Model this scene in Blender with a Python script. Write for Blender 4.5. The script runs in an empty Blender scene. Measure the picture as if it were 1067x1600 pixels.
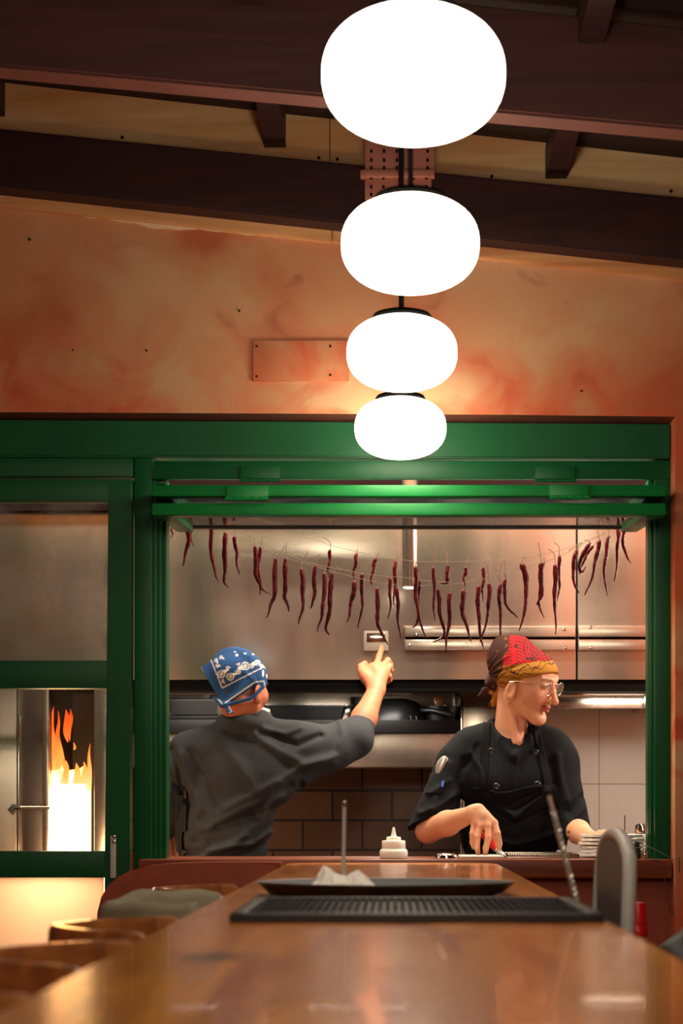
import bpy, bmesh, math, random
import numpy as np
from mathutils import Vector, Matrix
random.seed(7)
rng = np.random.RandomState(11)
C = bpy.context.scene.collection
SC = bpy.context.scene

# ------------------------------------------------------------------ camera
H = 1.145                      # eye height, a little above the bar-height table
F = 2800.0                     # focal length in pixels of the 1600 px high frame
cd = bpy.data.cameras.new('camera')
cam = bpy.data.objects.new('camera', cd); C.objects.link(cam)
cam.location = (0, 0, H); cam.rotation_euler = (math.pi/2, 0, 0)
cd.sensor_fit = 'VERTICAL'; cd.sensor_height = 36; cd.lens = F/1600*36
cd.shift_x = -(612-533.5)/1600; cd.shift_y = (1265-800)/1600
cd.clip_start = 0.02
cd.dof.use_dof = True; cd.dof.focus_distance = 5.25; cd.dof.aperture_fstop = 5.0
SC.camera = cam
SC.view_settings.view_transform = 'Standard'; SC.view_settings.look = 'None'
SC.view_settings.gamma = 1; SC.view_settings.use_curve_mapping = False
SC.view_settings.exposure = 0.85
# ------------------------------------------------------------------ world and lights
w = bpy.data.worlds.new('world'); SC.world = w; w.use_nodes = True
w.node_tree.nodes['Background'].inputs[0].default_value = (1, .8, .62, 1)
w.node_tree.nodes['Background'].inputs[1].default_value = 0.02
PENDANT = 11.0                 # emission of the pendant globes
def area(name, loc, size, power, col, rot=(0,0,0), spread=180):
    l = bpy.data.lights.new(name, 'AREA'); l.shape = 'RECTANGLE'; l.size, l.size_y = size
    l.energy = power; l.color = col; l.spread = math.radians(spread)
    o = bpy.data.objects.new(name, l); C.objects.link(o); o.location = loc; o.rotation_euler = rot
    return o
WARM = (1, .80, .58)
# the kitchen's ceiling luminaires (their housings are built below)
area('pass_light', (0.2, 5.30, 2.86), (1.5, .12), 48, (1,.92,.80), (math.radians(12),0,0))
area('left_kitchen_light', (-1.35, 5.40, 2.86), (.5, .12), 9, (1,.9,.76), (math.radians(10),0,0))
area('side_light', (1.70, 5.45, 1.95), (.12, .9), 13, (1,.92,.82), (0,math.radians(78),0))
for hx_, pw_ in ((-.62, 2.2), (-.12, 2.4), (.86, 1.2)): area('hood_light', (hx_, 6.25, 1.545), (.34, .07), pw_, (1,.92,.80), (math.radians(6),0,0))
# unseen fill light added behind the viewpoint to even out the wall
area('dining_fill', (0, -1.4, 2.78), (2.6, 1.6), 48, (1,.84,.66), (math.radians(22),0,0))
# point light added behind the frosted lower pane, standing in for fire glow
fl = bpy.data.lights.new('pane_backlight', 'POINT'); fl.energy = 6.5; fl.color = (1,.60,.34); fl.shadow_soft_size = .12
flo = bpy.data.objects.new('pane_backlight', fl); C.objects.link(flo); flo.location = (-.95, 5.16, .97)

def P(px, py, d):
    return Vector(((px-612)/F*d, d, H+(1265-py)/F*d))

# ------------------------------------------------------------------ materials
def lin(c):
    return tuple((v/12.92 if v <= .04045 else ((v+.055)/1.055)**2.4) for v in [x/255 for x in c])
MATS = {}
def mat(name, col, rough=.5, metal=0, var=0.0, vscale=8, bump=0.0, bscale=60, stretch=(1,1,1), spec=.5, coat=0, col2=None, trans=0, sss=0, detail=4, rvar=0.0):
    m = bpy.data.materials.new(name); m.use_nodes = True; MATS[name] = m
    nt = m.node_tree; b = nt.nodes['Principled BSDF']
    c = lin(col) + (1,)
    b.inputs['Base Color'].default_value = c; b.inputs['Roughness'].default_value = rough
    b.inputs['Metallic'].default_value = metal; b.inputs['Specular IOR Level'].default_value = spec
    b.inputs['Coat Weight'].default_value = coat
    b.inputs['Transmission Weight'].default_value = trans
    if sss:
        b.inputs['Subsurface Weight'].default_value = sss; b.inputs['Subsurface Radius'].default_value = (.012,.005,.003); b.inputs['Subsurface Scale'].default_value = 1
    tc = nt.nodes.new('ShaderNodeTexCoord'); mp = nt.nodes.new('ShaderNodeMapping')
    mp.inputs['Scale'].default_value = stretch
    nt.links.new(tc.outputs['Object'], mp.inputs[0])
    if var or col2 or rvar:
        n = nt.nodes.new('ShaderNodeTexNoise'); n.inputs['Scale'].default_value = vscale; n.inputs['Detail'].default_value = detail
        nt.links.new(mp.outputs[0], n.inputs['Vector'])
        if var or col2:
            r = nt.nodes.new('ShaderNodeValToRGB'); r.color_ramp.elements[0].position = .3; r.color_ramp.elements[1].position = .7
            c2 = lin(col2)+(1,) if col2 else tuple(min(1, x*(1+var)) for x in c[:3])+(1,)
            c1 = c if col2 else tuple(x*(1-var) for x in c[:3])+(1,)
            r.color_ramp.elements[0].color = c1; r.color_ramp.elements[1].color = c2
            nt.links.new(n.outputs[0], r.inputs[0]); nt.links.new(r.outputs[0], b.inputs['Base Color'])
        if rvar:
            mr = nt.nodes.new('ShaderNodeMapRange'); mr.inputs['From Min'].default_value=.3; mr.inputs['From Max'].default_value=.7
            mr.inputs['To Min'].default_value = max(.02,rough-rvar); mr.inputs['To Max'].default_value = rough+rvar
            nt.links.new(n.outputs[0], mr.inputs[0]); nt.links.new(mr.outputs[0], b.inputs['Roughness'])
    if bump:
        n2 = nt.nodes.new('ShaderNodeTexNoise'); n2.inputs['Scale'].default_value = bscale; n2.inputs['Detail'].default_value = 3
        bp = nt.nodes.new('ShaderNodeBump'); bp.inputs['Strength'].default_value = bump; bp.inputs['Distance'].default_value = .01
        nt.links.new(mp.outputs[0], n2.inputs['Vector']); nt.links.new(n2.outputs[0], bp.inputs['Height']); nt.links.new(bp.outputs[0], b.inputs['Normal'])
    return m
def emis(name, col, s):
    m = bpy.data.materials.new(name); m.use_nodes = True; MATS[name] = m
    b = m.node_tree.nodes['Principled BSDF']; b.inputs['Base Color'].default_value = (0.8,.8,.8,1)
    b.inputs['Emission Color'].default_value = tuple(col)+(1,); b.inputs['Emission Strength'].default_value = s
    return m
def vcol_mat(name, rough=.8, bump=0.15, bscale=300, sss=0, spec=.3):
    m = mat(name, (128,128,128), rough, bump=bump, bscale=bscale, sss=sss, spec=spec)
    nt = m.node_tree; a = nt.nodes.new('ShaderNodeVertexColor'); a.layer_name = 'Col'
    nt.links.new(a.outputs[0], nt.nodes['Principled BSDF'].inputs['Base Color'])
    return m
def glass_pane(name, dirt=.12, tint=(.95,.96,.94), ior=1.45):
    m = bpy.data.materials.new(name); m.use_nodes = True; MATS[name] = m
    nt = m.node_tree; nt.nodes.remove(nt.nodes['Principled BSDF']); out = nt.nodes['Material Output']
    t = nt.nodes.new('ShaderNodeBsdfTransparent'); t.inputs[0].default_value = tint+(1,)
    g = nt.nodes.new('ShaderNodeBsdfGlossy'); g.inputs['Roughness'].default_value = .06
    d = nt.nodes.new('ShaderNodeBsdfDiffuse'); d.inputs[0].default_value = (.5,.45,.4,1)
    fr = nt.nodes.new('ShaderNodeFresnel'); fr.inputs[0].default_value = ior
    m1 = nt.nodes.new('ShaderNodeMixShader'); m2 = nt.nodes.new('ShaderNodeMixShader')
    n = nt.nodes.new('ShaderNodeTexNoise'); n.inputs['Scale'].default_value = 7; n.inputs['Detail'].default_value = 8
    tc = nt.nodes.new('ShaderNodeTexCoord'); nt.links.new(tc.outputs['Object'], n.inputs['Vector'])
    mr = nt.nodes.new('ShaderNodeMapRange'); mr.inputs['From Min'].default_value=.42; mr.inputs['From Max'].default_value=.75; mr.inputs['To Max'].default_value=dirt*2.5
    nt.links.new(n.outputs[0], mr.inputs[0])
    nt.links.new(mr.outputs[0], m1.inputs[0]); nt.links.new(t.outputs[0], m1.inputs[1]); nt.links.new(d.outputs[0], m1.inputs[2])
    nt.links.new(fr.outputs[0], m2.inputs[0]); nt.links.new(m1.outputs[0], m2.inputs[1]); nt.links.new(g.outputs[0], m2.inputs[2])
    nt.links.new(m2.outputs[0], out.inputs[0])
    return m

# plaster: limewash patches of salmon, ochre and brick red, redder low down on the wall
def plaster(name):
    m = mat(name, (196,128,88), .85, bump=.25, bscale=9, spec=.2)
    nt = m.node_tree; b = nt.nodes['Principled BSDF']; L = nt.links.new
    tc = nt.nodes.new('ShaderNodeTexCoord')
    def noise(s, d=6, dist=.0):
        n = nt.nodes.new('ShaderNodeTexNoise'); n.inputs['Scale'].default_value = s; n.inputs['Detail'].default_value = d
        n.inputs['Distortion'].default_value = dist; L(tc.outputs['Object'], n.inputs['Vector']); return n
    n1 = noise(2.1, 7, .6); n2 = noise(5.5, 6, .9); n3 = noise(13, 5)
    r1 = nt.nodes.new('ShaderNodeValToRGB'); e = r1.color_ramp.elements
    e[0].position=.36; e[0].color = lin((180,100,66))+(1,); e[1].position=.62; e[1].color = lin((206,158,116))+(1,)
    x = e.new(.48); x.color = lin((200,134,94))+(1,)
    L(n1.outputs[0], r1.inputs[0])
    sp = nt.nodes.new('ShaderNodeSeparateXYZ'); L(tc.outputs['Object'], sp.inputs[0])
    mr = nt.nodes.new('ShaderNodeMapRange'); mr.inputs['From Min'].default_value=2.62; mr.inputs['From Max'].default_value=2.20
    L(sp.outputs['Z'], mr.inputs[0])
    ad = nt.nodes.new('ShaderNodeMath'); ad.operation='MULTIPLY'; L(mr.outputs[0], ad.inputs[0])
    mr2 = nt.nodes.new('ShaderNodeMapRange'); mr2.inputs['From Min'].default_value=.38; mr2.inputs['From Max'].default_value=.62
    L(n2.outputs[0], mr2.inputs[0]); L(mr2.outputs[0], ad.inputs[1])
    mx = nt.nodes.new('ShaderNodeMix'); mx.data_type='RGBA'; L(ad.outputs[0], mx.inputs['Factor']); L(r1.outputs[0], mx.inputs['A'])
    mx.inputs['B'].default_value = lin((202,90,56))+(1,)
    # darker red bruises
    mr3 = nt.nodes.new('ShaderNodeMapRange'); mr3.inputs['From Min'].default_value=.60; mr3.inputs['From Max'].default_value=.74; mr3.inputs['To Max'].default_value=.6
    L(n2.outputs[0], mr3.inputs[0])
    mx2 = nt.nodes.new('ShaderNodeMix'); mx2.data_type='RGBA'; L(mr3.outputs[0], mx2.inputs['Factor']); L(mx.outputs['Result'], mx2.inputs['A'])
    mx2.inputs['B'].default_value = lin((156,78,52))+(1,)
    L(mx2.outputs['Result'], b.inputs['Base Color'])
    return m
plaster('plaster')

# varnished timber with long grain
def wood(name, c1, c2, rough=.4, axis=1, scale=3.0, bump=.08, coat=0, spec=.5, knots=True):
    m = mat(name, c1, rough, coat=coat, spec=spec)
    nt = m.node_tree; b = nt.nodes['Principled BSDF']; L = nt.links.new
    tc = nt.nodes.new('ShaderNodeTexCoord'); mp = nt.nodes.new('ShaderNodeMapping')
    s = [9,9,9]; s[axis] = .9; mp.inputs['Scale'].default_value = s
    L(tc.outputs['Object'], mp.inputs[0])
    n = nt.nodes.new('ShaderNodeTexNoise'); n.inputs['Scale'].default_value = scale; n.inputs['Detail'].default_value = 8; n.inputs['Distortion'].default_value = 1.2
    L(mp.outputs[0], n.inputs['Vector'])
    r = nt.nodes.new('ShaderNodeValToRGB'); e = r.color_ramp.elements
    e[0].position=.32; e[0].color=lin(c1)+(1,); e[1].position=.68; e[1].color=lin(c2)+(1,)
    L(n.outputs[0], r.inputs[0]); L(r.outputs[0], b.inputs['Base Color'])
    if bump:
        bp = nt.nodes.new('ShaderNodeBump'); bp.inputs['Strength'].default_value=bump; bp.inputs['Distance'].default_value=.005
        L(n.outputs[0], bp.inputs['Height']); L(bp.outputs[0], b.inputs['Normal'])
    return m
wood('table_wood', (176,88,20), (236,146,48), .20, 1, 1.6, .018, coat=.15, spec=.5)
wood('counter_wood', (96,42,24), (140,66,36), .35, 0, 2.5, .06)
wood('chair_wood', (112,60,28), (178,106,52), .3, 1, 3, .05, coat=.3)
wood('dark_beam', (48,25,25), (62,34,31), .55, 0, 2.5, .12, spec=.3)
wood('beam_edge', (62,30,29), (80,42,38), .5, 0, 2.5, .12)
wood('ceiling_board', (38,24,22), (52,33,29), .6, 0, 1.5, .1, spec=.3)
wood('plywood', (222,152,90), (255,222,166), .6, 0, .9, .03, spec=.3)
wood('trim_wood', (196,130,78), (232,176,118), .6, 0, 1.6, .06, spec=.3)
mat('grey_wood', (120,100,80), .8, var=.2, vscale=5, stretch=(1,9,9))
mat('red_leather', (150,62,30), .42, var=.15, vscale=30, bump=.06, bscale=180)
mat('front_paint', (150,62,34), .6, var=.18, vscale=6, bump=.15, bscale=40)
mat('reveal_paint', (120,62,44), .7, var=.15, vscale=9)
mat('green_paint', (3,76,36), .42, var=.12, vscale=5, bump=.07, bscale=26, spec=.25)
mat('green_edge', (6,116,48), .36, var=.1, vscale=5, bump=.07, bscale=26, spec=.3)
mat('steel', (190,178,162), .24, metal=.93, var=.22, vscale=2.6, rvar=.10, bump=.02, bscale=40, stretch=(1,1,.25), detail=8)
mat('steel_dark', (110,100,92), .38, metal=1, var=.1, vscale=4)
mat('chrome', (225,218,208), .12, metal=1)
mat('black_iron', (14,14,15), .42, var=.2, vscale=10, spec=.25)
mat('black_rubber', (26,30,34), .5, spec=.5)
mat('black_plastic', (20,20,22), .4)
mat('hood_edge', (15,14,14), .5, spec=.12)
mat('white_ceramic', (246,240,230), .18, coat=.3)
mat('napkin', (250,243,232), .9, bump=.2, bscale=50, sss=.0)
mat('squeeze_plastic', (255,250,236), .35, sss=.3)
mat('red_plastic', (214,18,16), .3)
mat('clear_glass', (240,240,235), .05, trans=.9)
mat('chili', (60,1,5), .28, var=.4, vscale=40, bump=.35, bscale=75, spec=.22)
mat('chili_stem', (96,66,34), .7)
mat('twine', (112,96,76), .9, spec=.1); mat('beam_bottom_lit', (128,76,64), .6, var=.15, vscale=6); mat('bulkhead', (30,19,17), .9, spec=0, var=.1, vscale=4)
mat('rust_plate', (196,122,102), .55, var=.15, vscale=10)
mat('hole_black', (10,8,8), .9)
mat('oven_dark', (26,17,12), .7, var=.4, vscale=6)
mat('grey_metal', (188,184,176), .4, var=.05, vscale=5); mat('spoon_steel', (225,220,210), .34, metal=.7); mat('cap_black', (5,5,5), .8, spec=0); mat('bag_leather', (9,9,10), .4)
mat('grey_panel', (84,76,70), .5)
mat('olive_cloth', (134,126,102), .9, var=.12, vscale=14, bump=.3, bscale=40)
mat('floor_boards', (92,60,40), .5, var=.2, vscale=3, stretch=(9,1,1))
mat('white_paint', (190,175,158), .7); mat('switch_grey', (118,108,94), .5)
mat('lid_white', (230,222,210), .5)
mat('blue_plastic', (24,88,190), .35)
mat('cable_grey', (70,62,56), .5)
mat('filler', (226,196,158), .9)
emis('globe', (1,.87,.70), PENDANT)
emis('tube_lamp', (1,.9,.75), 30)
emis('diffuser', (1,.86,.68), 3)
glass_pane('lens_glass', 0, (1,1,1), 1.12); glass_pane('pane_glass', .05); glass_pane('hazy_glass', .16)

def tiles(name, c1, c2, grout, tw, th, off, gap, rough, ox=0, oz=0, spec=.5, bumpy=.3):
    m = mat(name, c1, rough, spec=spec)
    nt = m.node_tree; b = nt.nodes['Principled BSDF']; L = nt.links.new
    tc = nt.nodes.new('ShaderNodeTexCoord'); sp = nt.nodes.new('ShaderNodeSeparateXYZ'); cb = nt.nodes.new('ShaderNodeCombineXYZ')
    L(tc.outputs['Object'], sp.inputs[0])
    ax = nt.nodes.new('ShaderNodeMath'); ax.inputs[1].default_value = ox; L(sp.outputs['X'], ax.inputs[0])
    az = nt.nodes.new('ShaderNodeMath'); az.inputs[1].default_value = oz; L(sp.outputs['Z'], az.inputs[0])
    L(ax.outputs[0], cb.inputs['X']); L(az.outputs[0], cb.inputs['Y'])
    br = nt.nodes.new('ShaderNodeTexBrick'); br.offset = off; br.inputs['Scale'].default_value = 1
    br.inputs['Brick Width'].default_value = tw; br.inputs['Row Height'].default_value = th; br.inputs['Mortar Size'].default_value = gap
    br.inputs['Mortar Smooth'].default_value = .1
    br.inputs['Color1'].default_value = lin(c1)+(1,); br.inputs['Color2'].default_value = lin(c2)+(1,); br.inputs['Mortar'].default_value = lin(grout)+(1,)
    L(cb.outputs[0], br.inputs['Vector'])
    n = nt.nodes.new('ShaderNodeTexNoise'); n.inputs['Scale'].default_value = 12; n.inputs['Detail'].default_value = 6; L(tc.outputs['Object'], n.inputs['Vector'])
    mr = nt.nodes.new('ShaderNodeMapRange'); mr.inputs['To Min'].default_value = .65; mr.inputs['To Max'].default_value = 1.25; L(n.outputs[0], mr.inputs[0])
    mx = nt.nodes.new('ShaderNodeMix'); mx.data_type='RGBA'; mx.blend_type='MULTIPLY'; mx.inputs['Factor'].default_value = .8 if bumpy > .2 else .1
    L(br.outputs['Color'], mx.inputs['A']); L(mr.outputs[0], mx.inputs['B']); L(mx.outputs['Result'], b.inputs['Base Color'])
    bp = nt.nodes.new('ShaderNodeBump'); bp.invert = True; bp.inputs['Strength'].default_value = .5; bp.inputs['Distance'].default_value = .004
    L(br.outputs['Fac'], bp.inputs['Height']); L(bp.outputs[0], b.inputs['Normal'])
    return m

# a dark scorch in the table's varnish
nt = MATS['table_wood'].node_tree; L_ = nt.links.new; b_ = nt.nodes['Principled BSDF']; src = b_.inputs['Base Color'].links[0].from_socket
tc_ = nt.nodes.new('ShaderNodeTexCoord'); mp_ = nt.nodes.new('ShaderNodeMapping'); mp_.inputs['Location'].default_value = (.178*22, .435*16, 0); mp_.inputs['Scale'].default_value = (22,16,0)
L_(tc_.outputs['Object'], mp_.inputs[0]); vl = nt.nodes.new('ShaderNodeVectorMath'); vl.operation = 'LENGTH'; L_(mp_.outputs[0], vl.inputs[0])
mr_ = nt.nodes.new('ShaderNodeMapRange'); mr_.inputs['From Min'].default_value = .4; mr_.inputs['From Max'].default_value = 1.1; mr_.inputs['To Min'].default_value = .85; mr_.inputs['To Max'].default_value = 0
L_(vl.outputs['Value'], mr_.inputs[0]); mx_ = nt.nodes.new('ShaderNodeMix'); mx_.data_type = 'RGBA'; L_(mr_.outputs[0], mx_.inputs['Factor']); L_(src, mx_.inputs['A']); mx_.inputs['B'].default_value = lin((40,24,14))+(1,)
L_(mx_.outputs['Result'], b_.inputs['Base Color'])
# ------------------------------------------------------------------ mesh helpers
class MB:
    def __init__(s): s.bm = bmesh.new()
    def box(s, x0, x1, y0, y1, z0, z1, bev=0, rot=None, seg=2):
        r = bmesh.ops.create_cube(s.bm, size=1)
        vs = r['verts']; cx, cy, cz = (x0+x1)/2, (y0+y1)/2, (z0+z1)/2
        for v in vs:
            q = Vector((v.co.x*(x1-x0), v.co.y*(y1-y0), v.co.z*(z1-z0)))
            if rot: q = rot @ q
            v.co = q + Vector((cx, cy, cz))
        if bev:
            es = list({e for v in vs for e in v.link_edges})
            bmesh.ops.bevel(s.bm, geom=es, offset=bev, segments=seg, affect='EDGES', profile=.6)
        return s
    def prism(s, pts, y0, y1, bev=0):
        # polygon given in (x,z), extruded along y
        a = [s.bm.verts.new((x, y0, z)) for x, z in pts]; b = [s.bm.verts.new((x, y1, z)) for x, z in pts]
        n = len(pts); s.bm.faces.new(a); s.bm.faces.new(b[::-1])
        es = []
        for i in range(n):
            f = s.bm.faces.new((a[i], b[i], b[(i+1) % n], a[(i+1) % n]))
        if bev:
            ee = [e for v in a for e in v.link_edges if e.other_vert(v) in a]
            bmesh.ops.bevel(s.bm, geom=list(set(ee)), offset=bev, segments=2, affect='EDGES')
        return s
    def slab(s, pts, z0, z1, bev=0):
        # polygon given in (x,y), extruded along z
        a = [s.bm.verts.new((x, y, z0)) for x, y in pts]; b = [s.bm.verts.new((x, y, z1)) for x, y in pts]
        n = len(pts); s.bm.faces.new(a[::-1]); s.bm.faces.new(b)
        for i in range(n): s.bm.faces.new((a[i], a[(i+1) % n], b[(i+1) % n], b[i]))
        if bev:
            ee = [e for v in b for e in v.link_edges if e.other_vert(v) in b]
            bmesh.ops.bevel(s.bm, geom=list(set(ee)), offset=bev, segments=3, affect='EDGES')
        return s
    def tube(s, pts, rad, n=10, caps=True):
        pts = [Vector(p) for p in pts]; m = len(pts)
        if not hasattr(rad, '__len__'): rad = [rad]*m
        rings = []; up = Vector((0,0,1)); prev = None
        for i, p in enumerate(pts):
            t = (pts[min(i+1, m-1)] - pts[max(i-1, 0)]).normalized()
            if prev is None:
                a = t.cross(up if abs(t.z) < .9 else Vector((1,0,0))).normalized()
            else:
                a = (prev - t*prev.dot(t)).normalized()
            prev = a; b = t.cross(a)
            rings.append([s.bm.verts.new(p + (a*math.cos(k*2*math.pi/n) + b*math.sin(k*2*math.pi/n))*rad[i]) for k in range(n)])
        for i in range(m-1):
            for k in range(n):
                s.bm.faces.new((rings[i][k], rings[i][(k+1) % n], rings[i+1][(k+1) % n], rings[i+1][k]))
        if caps:
            s.bm.faces.new(rings[0][::-1]); s.bm.faces.new(rings[-1])
        return s
    def lathe(s, prof, c=(0,0,0), n=32, closed=False, sx=1, sy=1):
        c = Vector(c); rings = []
        for r, z in prof:
            if r < 1e-6: rings.append([s.bm.verts.new(c+Vector((0,0,z)))])
            else: rings.append([s.bm.verts.new(c+Vector((r*sx*math.cos(k*2*math.pi/n), r*sy*math.sin(k*2*math.pi/n), z))) for k in range(n)])
        for a, b in zip(rings[:-1], rings[1:]):
            for k in range(n):
                k2 = (k+1) % n
                if len(a) == 1 and len(b) == 1: continue
                if len(a) == 1: s.bm.faces.new((a[0], b[k], b[k2])) if False else s.bm.faces.new((a[0], b[k2], b[k]))
                elif len(b) == 1: s.bm.faces.new((a[k], a[k2], b[0]))
                else: s.bm.faces.new((a[k], a[k2], b[k2], b[k]))
        return s
    def build(s, name, m, parent=None, origin=None, smooth=True, angle=40):
        bmesh.ops.recalc_face_normals(s.bm, faces=s.bm.faces)
        o0 = Vector(ORG[parent.name]) if parent is not None else Vector(origin or (0,0,0))
        for v in s.bm.verts: v.co -= o0
        me = bpy.data.meshes.new(name); s.bm.to_mesh(me); s.bm.free()
        return link(name, me, m, parent, o0, smooth, angle)
ORG = {}
def link(name, me, m, parent, o0, smooth=True, angle=40):
    o = bpy.data.objects.new(name, me); C.objects.link(o)
    if m is not None: me.materials.append(MATS[m] if isinstance(m, str) else m)
    if smooth:
        me.polygons.foreach_set('use_smooth', [True]*len(me.polygons))
        if angle < 180: 
            try: me.set_sharp_from_angle(angle=math.radians(angle))
            except Exception: pass
    if parent is not None: o.parent = parent
    else: o.location = o0
    ORG[o.name] = tuple(o0)
    return o
def tag(o, label, cat, group=None):
    o['label'] = label; o['category'] = cat
    if group: o['group'] = group
    return o
def thing(name, label, cat, loc, group=None):
    o = bpy.data.objects.new(name, None); C.objects.link(o); o.location = loc; o.empty_display_size = .05
    ORG[o.name] = tuple(loc); return tag(o, label, cat, group)
def struct_root(name, loc=(0,0,0)):
    o = bpy.data.objects.new(name, None); C.objects.link(o); o.location = loc; ORG[o.name] = tuple(loc); o['kind'] = 'structure'; return o
def S(o): o['kind'] = 'structure'; return o
def clone(root, loc, rz=0, label=None):
    r = root.copy(); C.objects.link(r); r.location = loc; r.rotation_euler = (0,0,rz)
    if label: r['label'] = label
    for ch in list(root.children):
        c = ch.copy(); C.objects.link(c); c.parent = r
        for g in ch.children:
            d = g.copy(); C.objects.link(d); d.parent = c
    return r
def arc(cx, cy, r, a0, a1, n):
    return [(cx+r*math.cos(a0+(a1-a0)*i/n), cy+r*math.sin(a0+(a1-a0)*i/n)) for i in range(n+1)]
# ------------------------------------------------------------------ the setting
def plank(name, x0, x1, y0, y1, z0, z1, m, bev=0, parent=None):
    return MB().box(x0, x1, y0, y1, z0, z1, bev).build(name, m, parent)
S(plank('floor', -3.2, 3.2, -3.2, 7.0, -.1, 0, 'floor_boards'))
RB = lambda x: H+1.773-.111*x          # underside of the rafters
CB = lambda x: H+1.868-.111*x          # underside of the ceiling boards
pl = MB(); pl.prism([(-3.2, CB(-3.2)), (3.2, CB(3.2)), (3.2, CB(3.2)+.05), (-3.2, CB(-3.2)+.05)], -3.2, 5.09)
S(pl.build('ceiling', 'ceiling_board'))
S(plank('wall_left', -3.3, -3.2, -3.2, 7.0, 0, 3.4, 'plaster'))
S(plank('wall_right', 3.2, 3.3, -3.2, 7.0, 0, 3.4, 'plaster'))
S(plank('wall_rear', -3.2, 3.2, -3.3, -3.2, 0, 3.4, 'plaster'))
# plaster wall over and beside the joinery; its opening is cut square
YW = 4.92
OPX = .778; OPZ0 = P(0, 644, YW).z; OPZ1 = P(0, 651, YW).z
topz = lambda x: H+1.71-.1045*x
m = MB(); m.prism([(-3.2, OPZ0), (-1.05, OPZ0), (.3, P(0,648,YW).z), (OPX, OPZ1), (OPX, 0), (3.2, 0), (3.2, topz(3.2)), (-3.2, topz(-3.2))], YW, 5.09)
o = S(m.build('wall_front', 'plaster', smooth=False))
o.data.materials.append(MATS['reveal_paint'])
for p in o.data.polygons:
    if p.normal.z < -.9: p.material_index = 1
S(plank('wall_front_base', P(209,0,5.0).x, OPX, 5.0, 5.06, 0, .975, 'front_paint'))
# plywood infill between the rafters, at the head of the wall
for k, (x0, x1) in enumerate([(-3.2, P(515,0,4.915).x), (P(516.5,0,4.915).x, P(630,0,4.915).x), (P(631,0,4.915).x, 3.2)]):
    m = MB(); m.prism([(x0, topz(x0)-.02), (x1, topz(x1)-.02), (x1, CB(x1)), (x0, CB(x0))], 4.895, 4.918)
    S(m.build('trim_%d' % (k+1), 'plywood'))
m = MB(); m.prism([(-3.2, topz(-3.2)), (3.2, topz(3.2)), (3.2, CB(3.2)), (-3.2, CB(-3.2))], 4.93, 5.09); S(m.build('wall_front_head', 'ceiling_board'))
# timber strip under the wall beam, in two lengths, its grey edge and a line of old filler
for k, (x0, x1) in enumerate([(-1.9, P(518,0,4.9).x), (P(519.5,0,4.9).x, 1.6)]):
    t = lambda x: P(0, 291+.107*(x/4.9*F+612), 4.9).z
    b_ = lambda x: P(0, 322+.107*(x/4.9*F+612), 4.9).z
    m = MB(); m.prism([(x0, b_(x0)), (x1, b_(x1)), (x1, t(x1)), (x0, t(x0))], 4.897, 4.925, .003); S(m.build('trim_%d' % (k+4), 'trim_wood'))
m = MB(); t2 = lambda x: P(0, 300+.107*(x/4.88*F+612), 4.88).z
m.prism([(-1.9, t2(-1.9)), (1.6, t2(1.6)), (1.6, t2(1.6)+.03), (-1.9, t2(-1.9)+.03)], 4.885, 4.90); S(m.build('trim_6', 'grey_wood'))
m = MB(); r_ = random.Random(3)
n = 70; low = []; up = []
for i in range(n+1):
    px = 28+(519-28)*i/n; y = 326+(px-30)*.1075
    th = 2.2+1.5*math.sin(i*.9)*r_.random()+(6*math.exp(-((px-250)/45)**2)) - (1.2 if px < 110 or px > 420 else 0)
    up.append(P(px, y-1, 4.918)); low.append(P(px, y+max(.8, th), 4.918))
m.prism([(p.x, p.z) for p in low]+[(p.x, p.z) for p in reversed(up)], 4.910, 4.921); S(m.build('trim_7', 'filler', smooth=False))

# roof timbers: each one a piece of its own
def rafter(x):
    w_ = .029
    m = MB(); m.prism([(x-w_, RB(x)), (x+w_, RB(x)), (x+w_, CB(x+w_)-.001), (x-w_, CB(x-w_)-.012)], -3.2, 4.90, .004)
    o = m.build('rafter', 'dark_beam', origin=(x, 4.9, RB(x))); return o
for i, (x, lb) in enumerate([(-1.085, 'dark rafter at the edge of the photo, over the long plywood board'), (-.318, 'dark rafter notched into the plywood over the glowing stove'),
                   (.448, 'dark rafter notched into the plywood over the scarfed cook')]):
    tag(rafter(x), lb, 'rafter', 'roof rafters')
def beam(name, y0, y1, bot, top, m_, lb):
    m = MB(); m.prism([(-3.2, bot(-3.2)), (3.2, bot(3.2)), (3.2, top(3.2)), (-3.2, top(-3.2))], y0, y1, .006)
    return tag(m.build(name, m_, origin=(0, y0, bot(0))), lb, 'beam', 'roof beams')
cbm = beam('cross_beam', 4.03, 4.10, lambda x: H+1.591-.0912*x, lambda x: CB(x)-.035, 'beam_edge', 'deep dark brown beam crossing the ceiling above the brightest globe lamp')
cbm.data.materials.append(MATS['beam_bottom_lit'])  # reddish underside made lighter: lamp light from below put into the colour
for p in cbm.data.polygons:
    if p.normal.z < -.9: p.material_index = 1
wbt = lambda x: H+1.833-.101*(x+1.053); wbb = lambda x: H+1.677-.107*(x+1.053)
wb = beam('wall_beam', 4.82, 4.896, wbb, wbt, 'dark_beam', 'dark brown beam along the top of the plaster wall, under the plywood')
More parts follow.
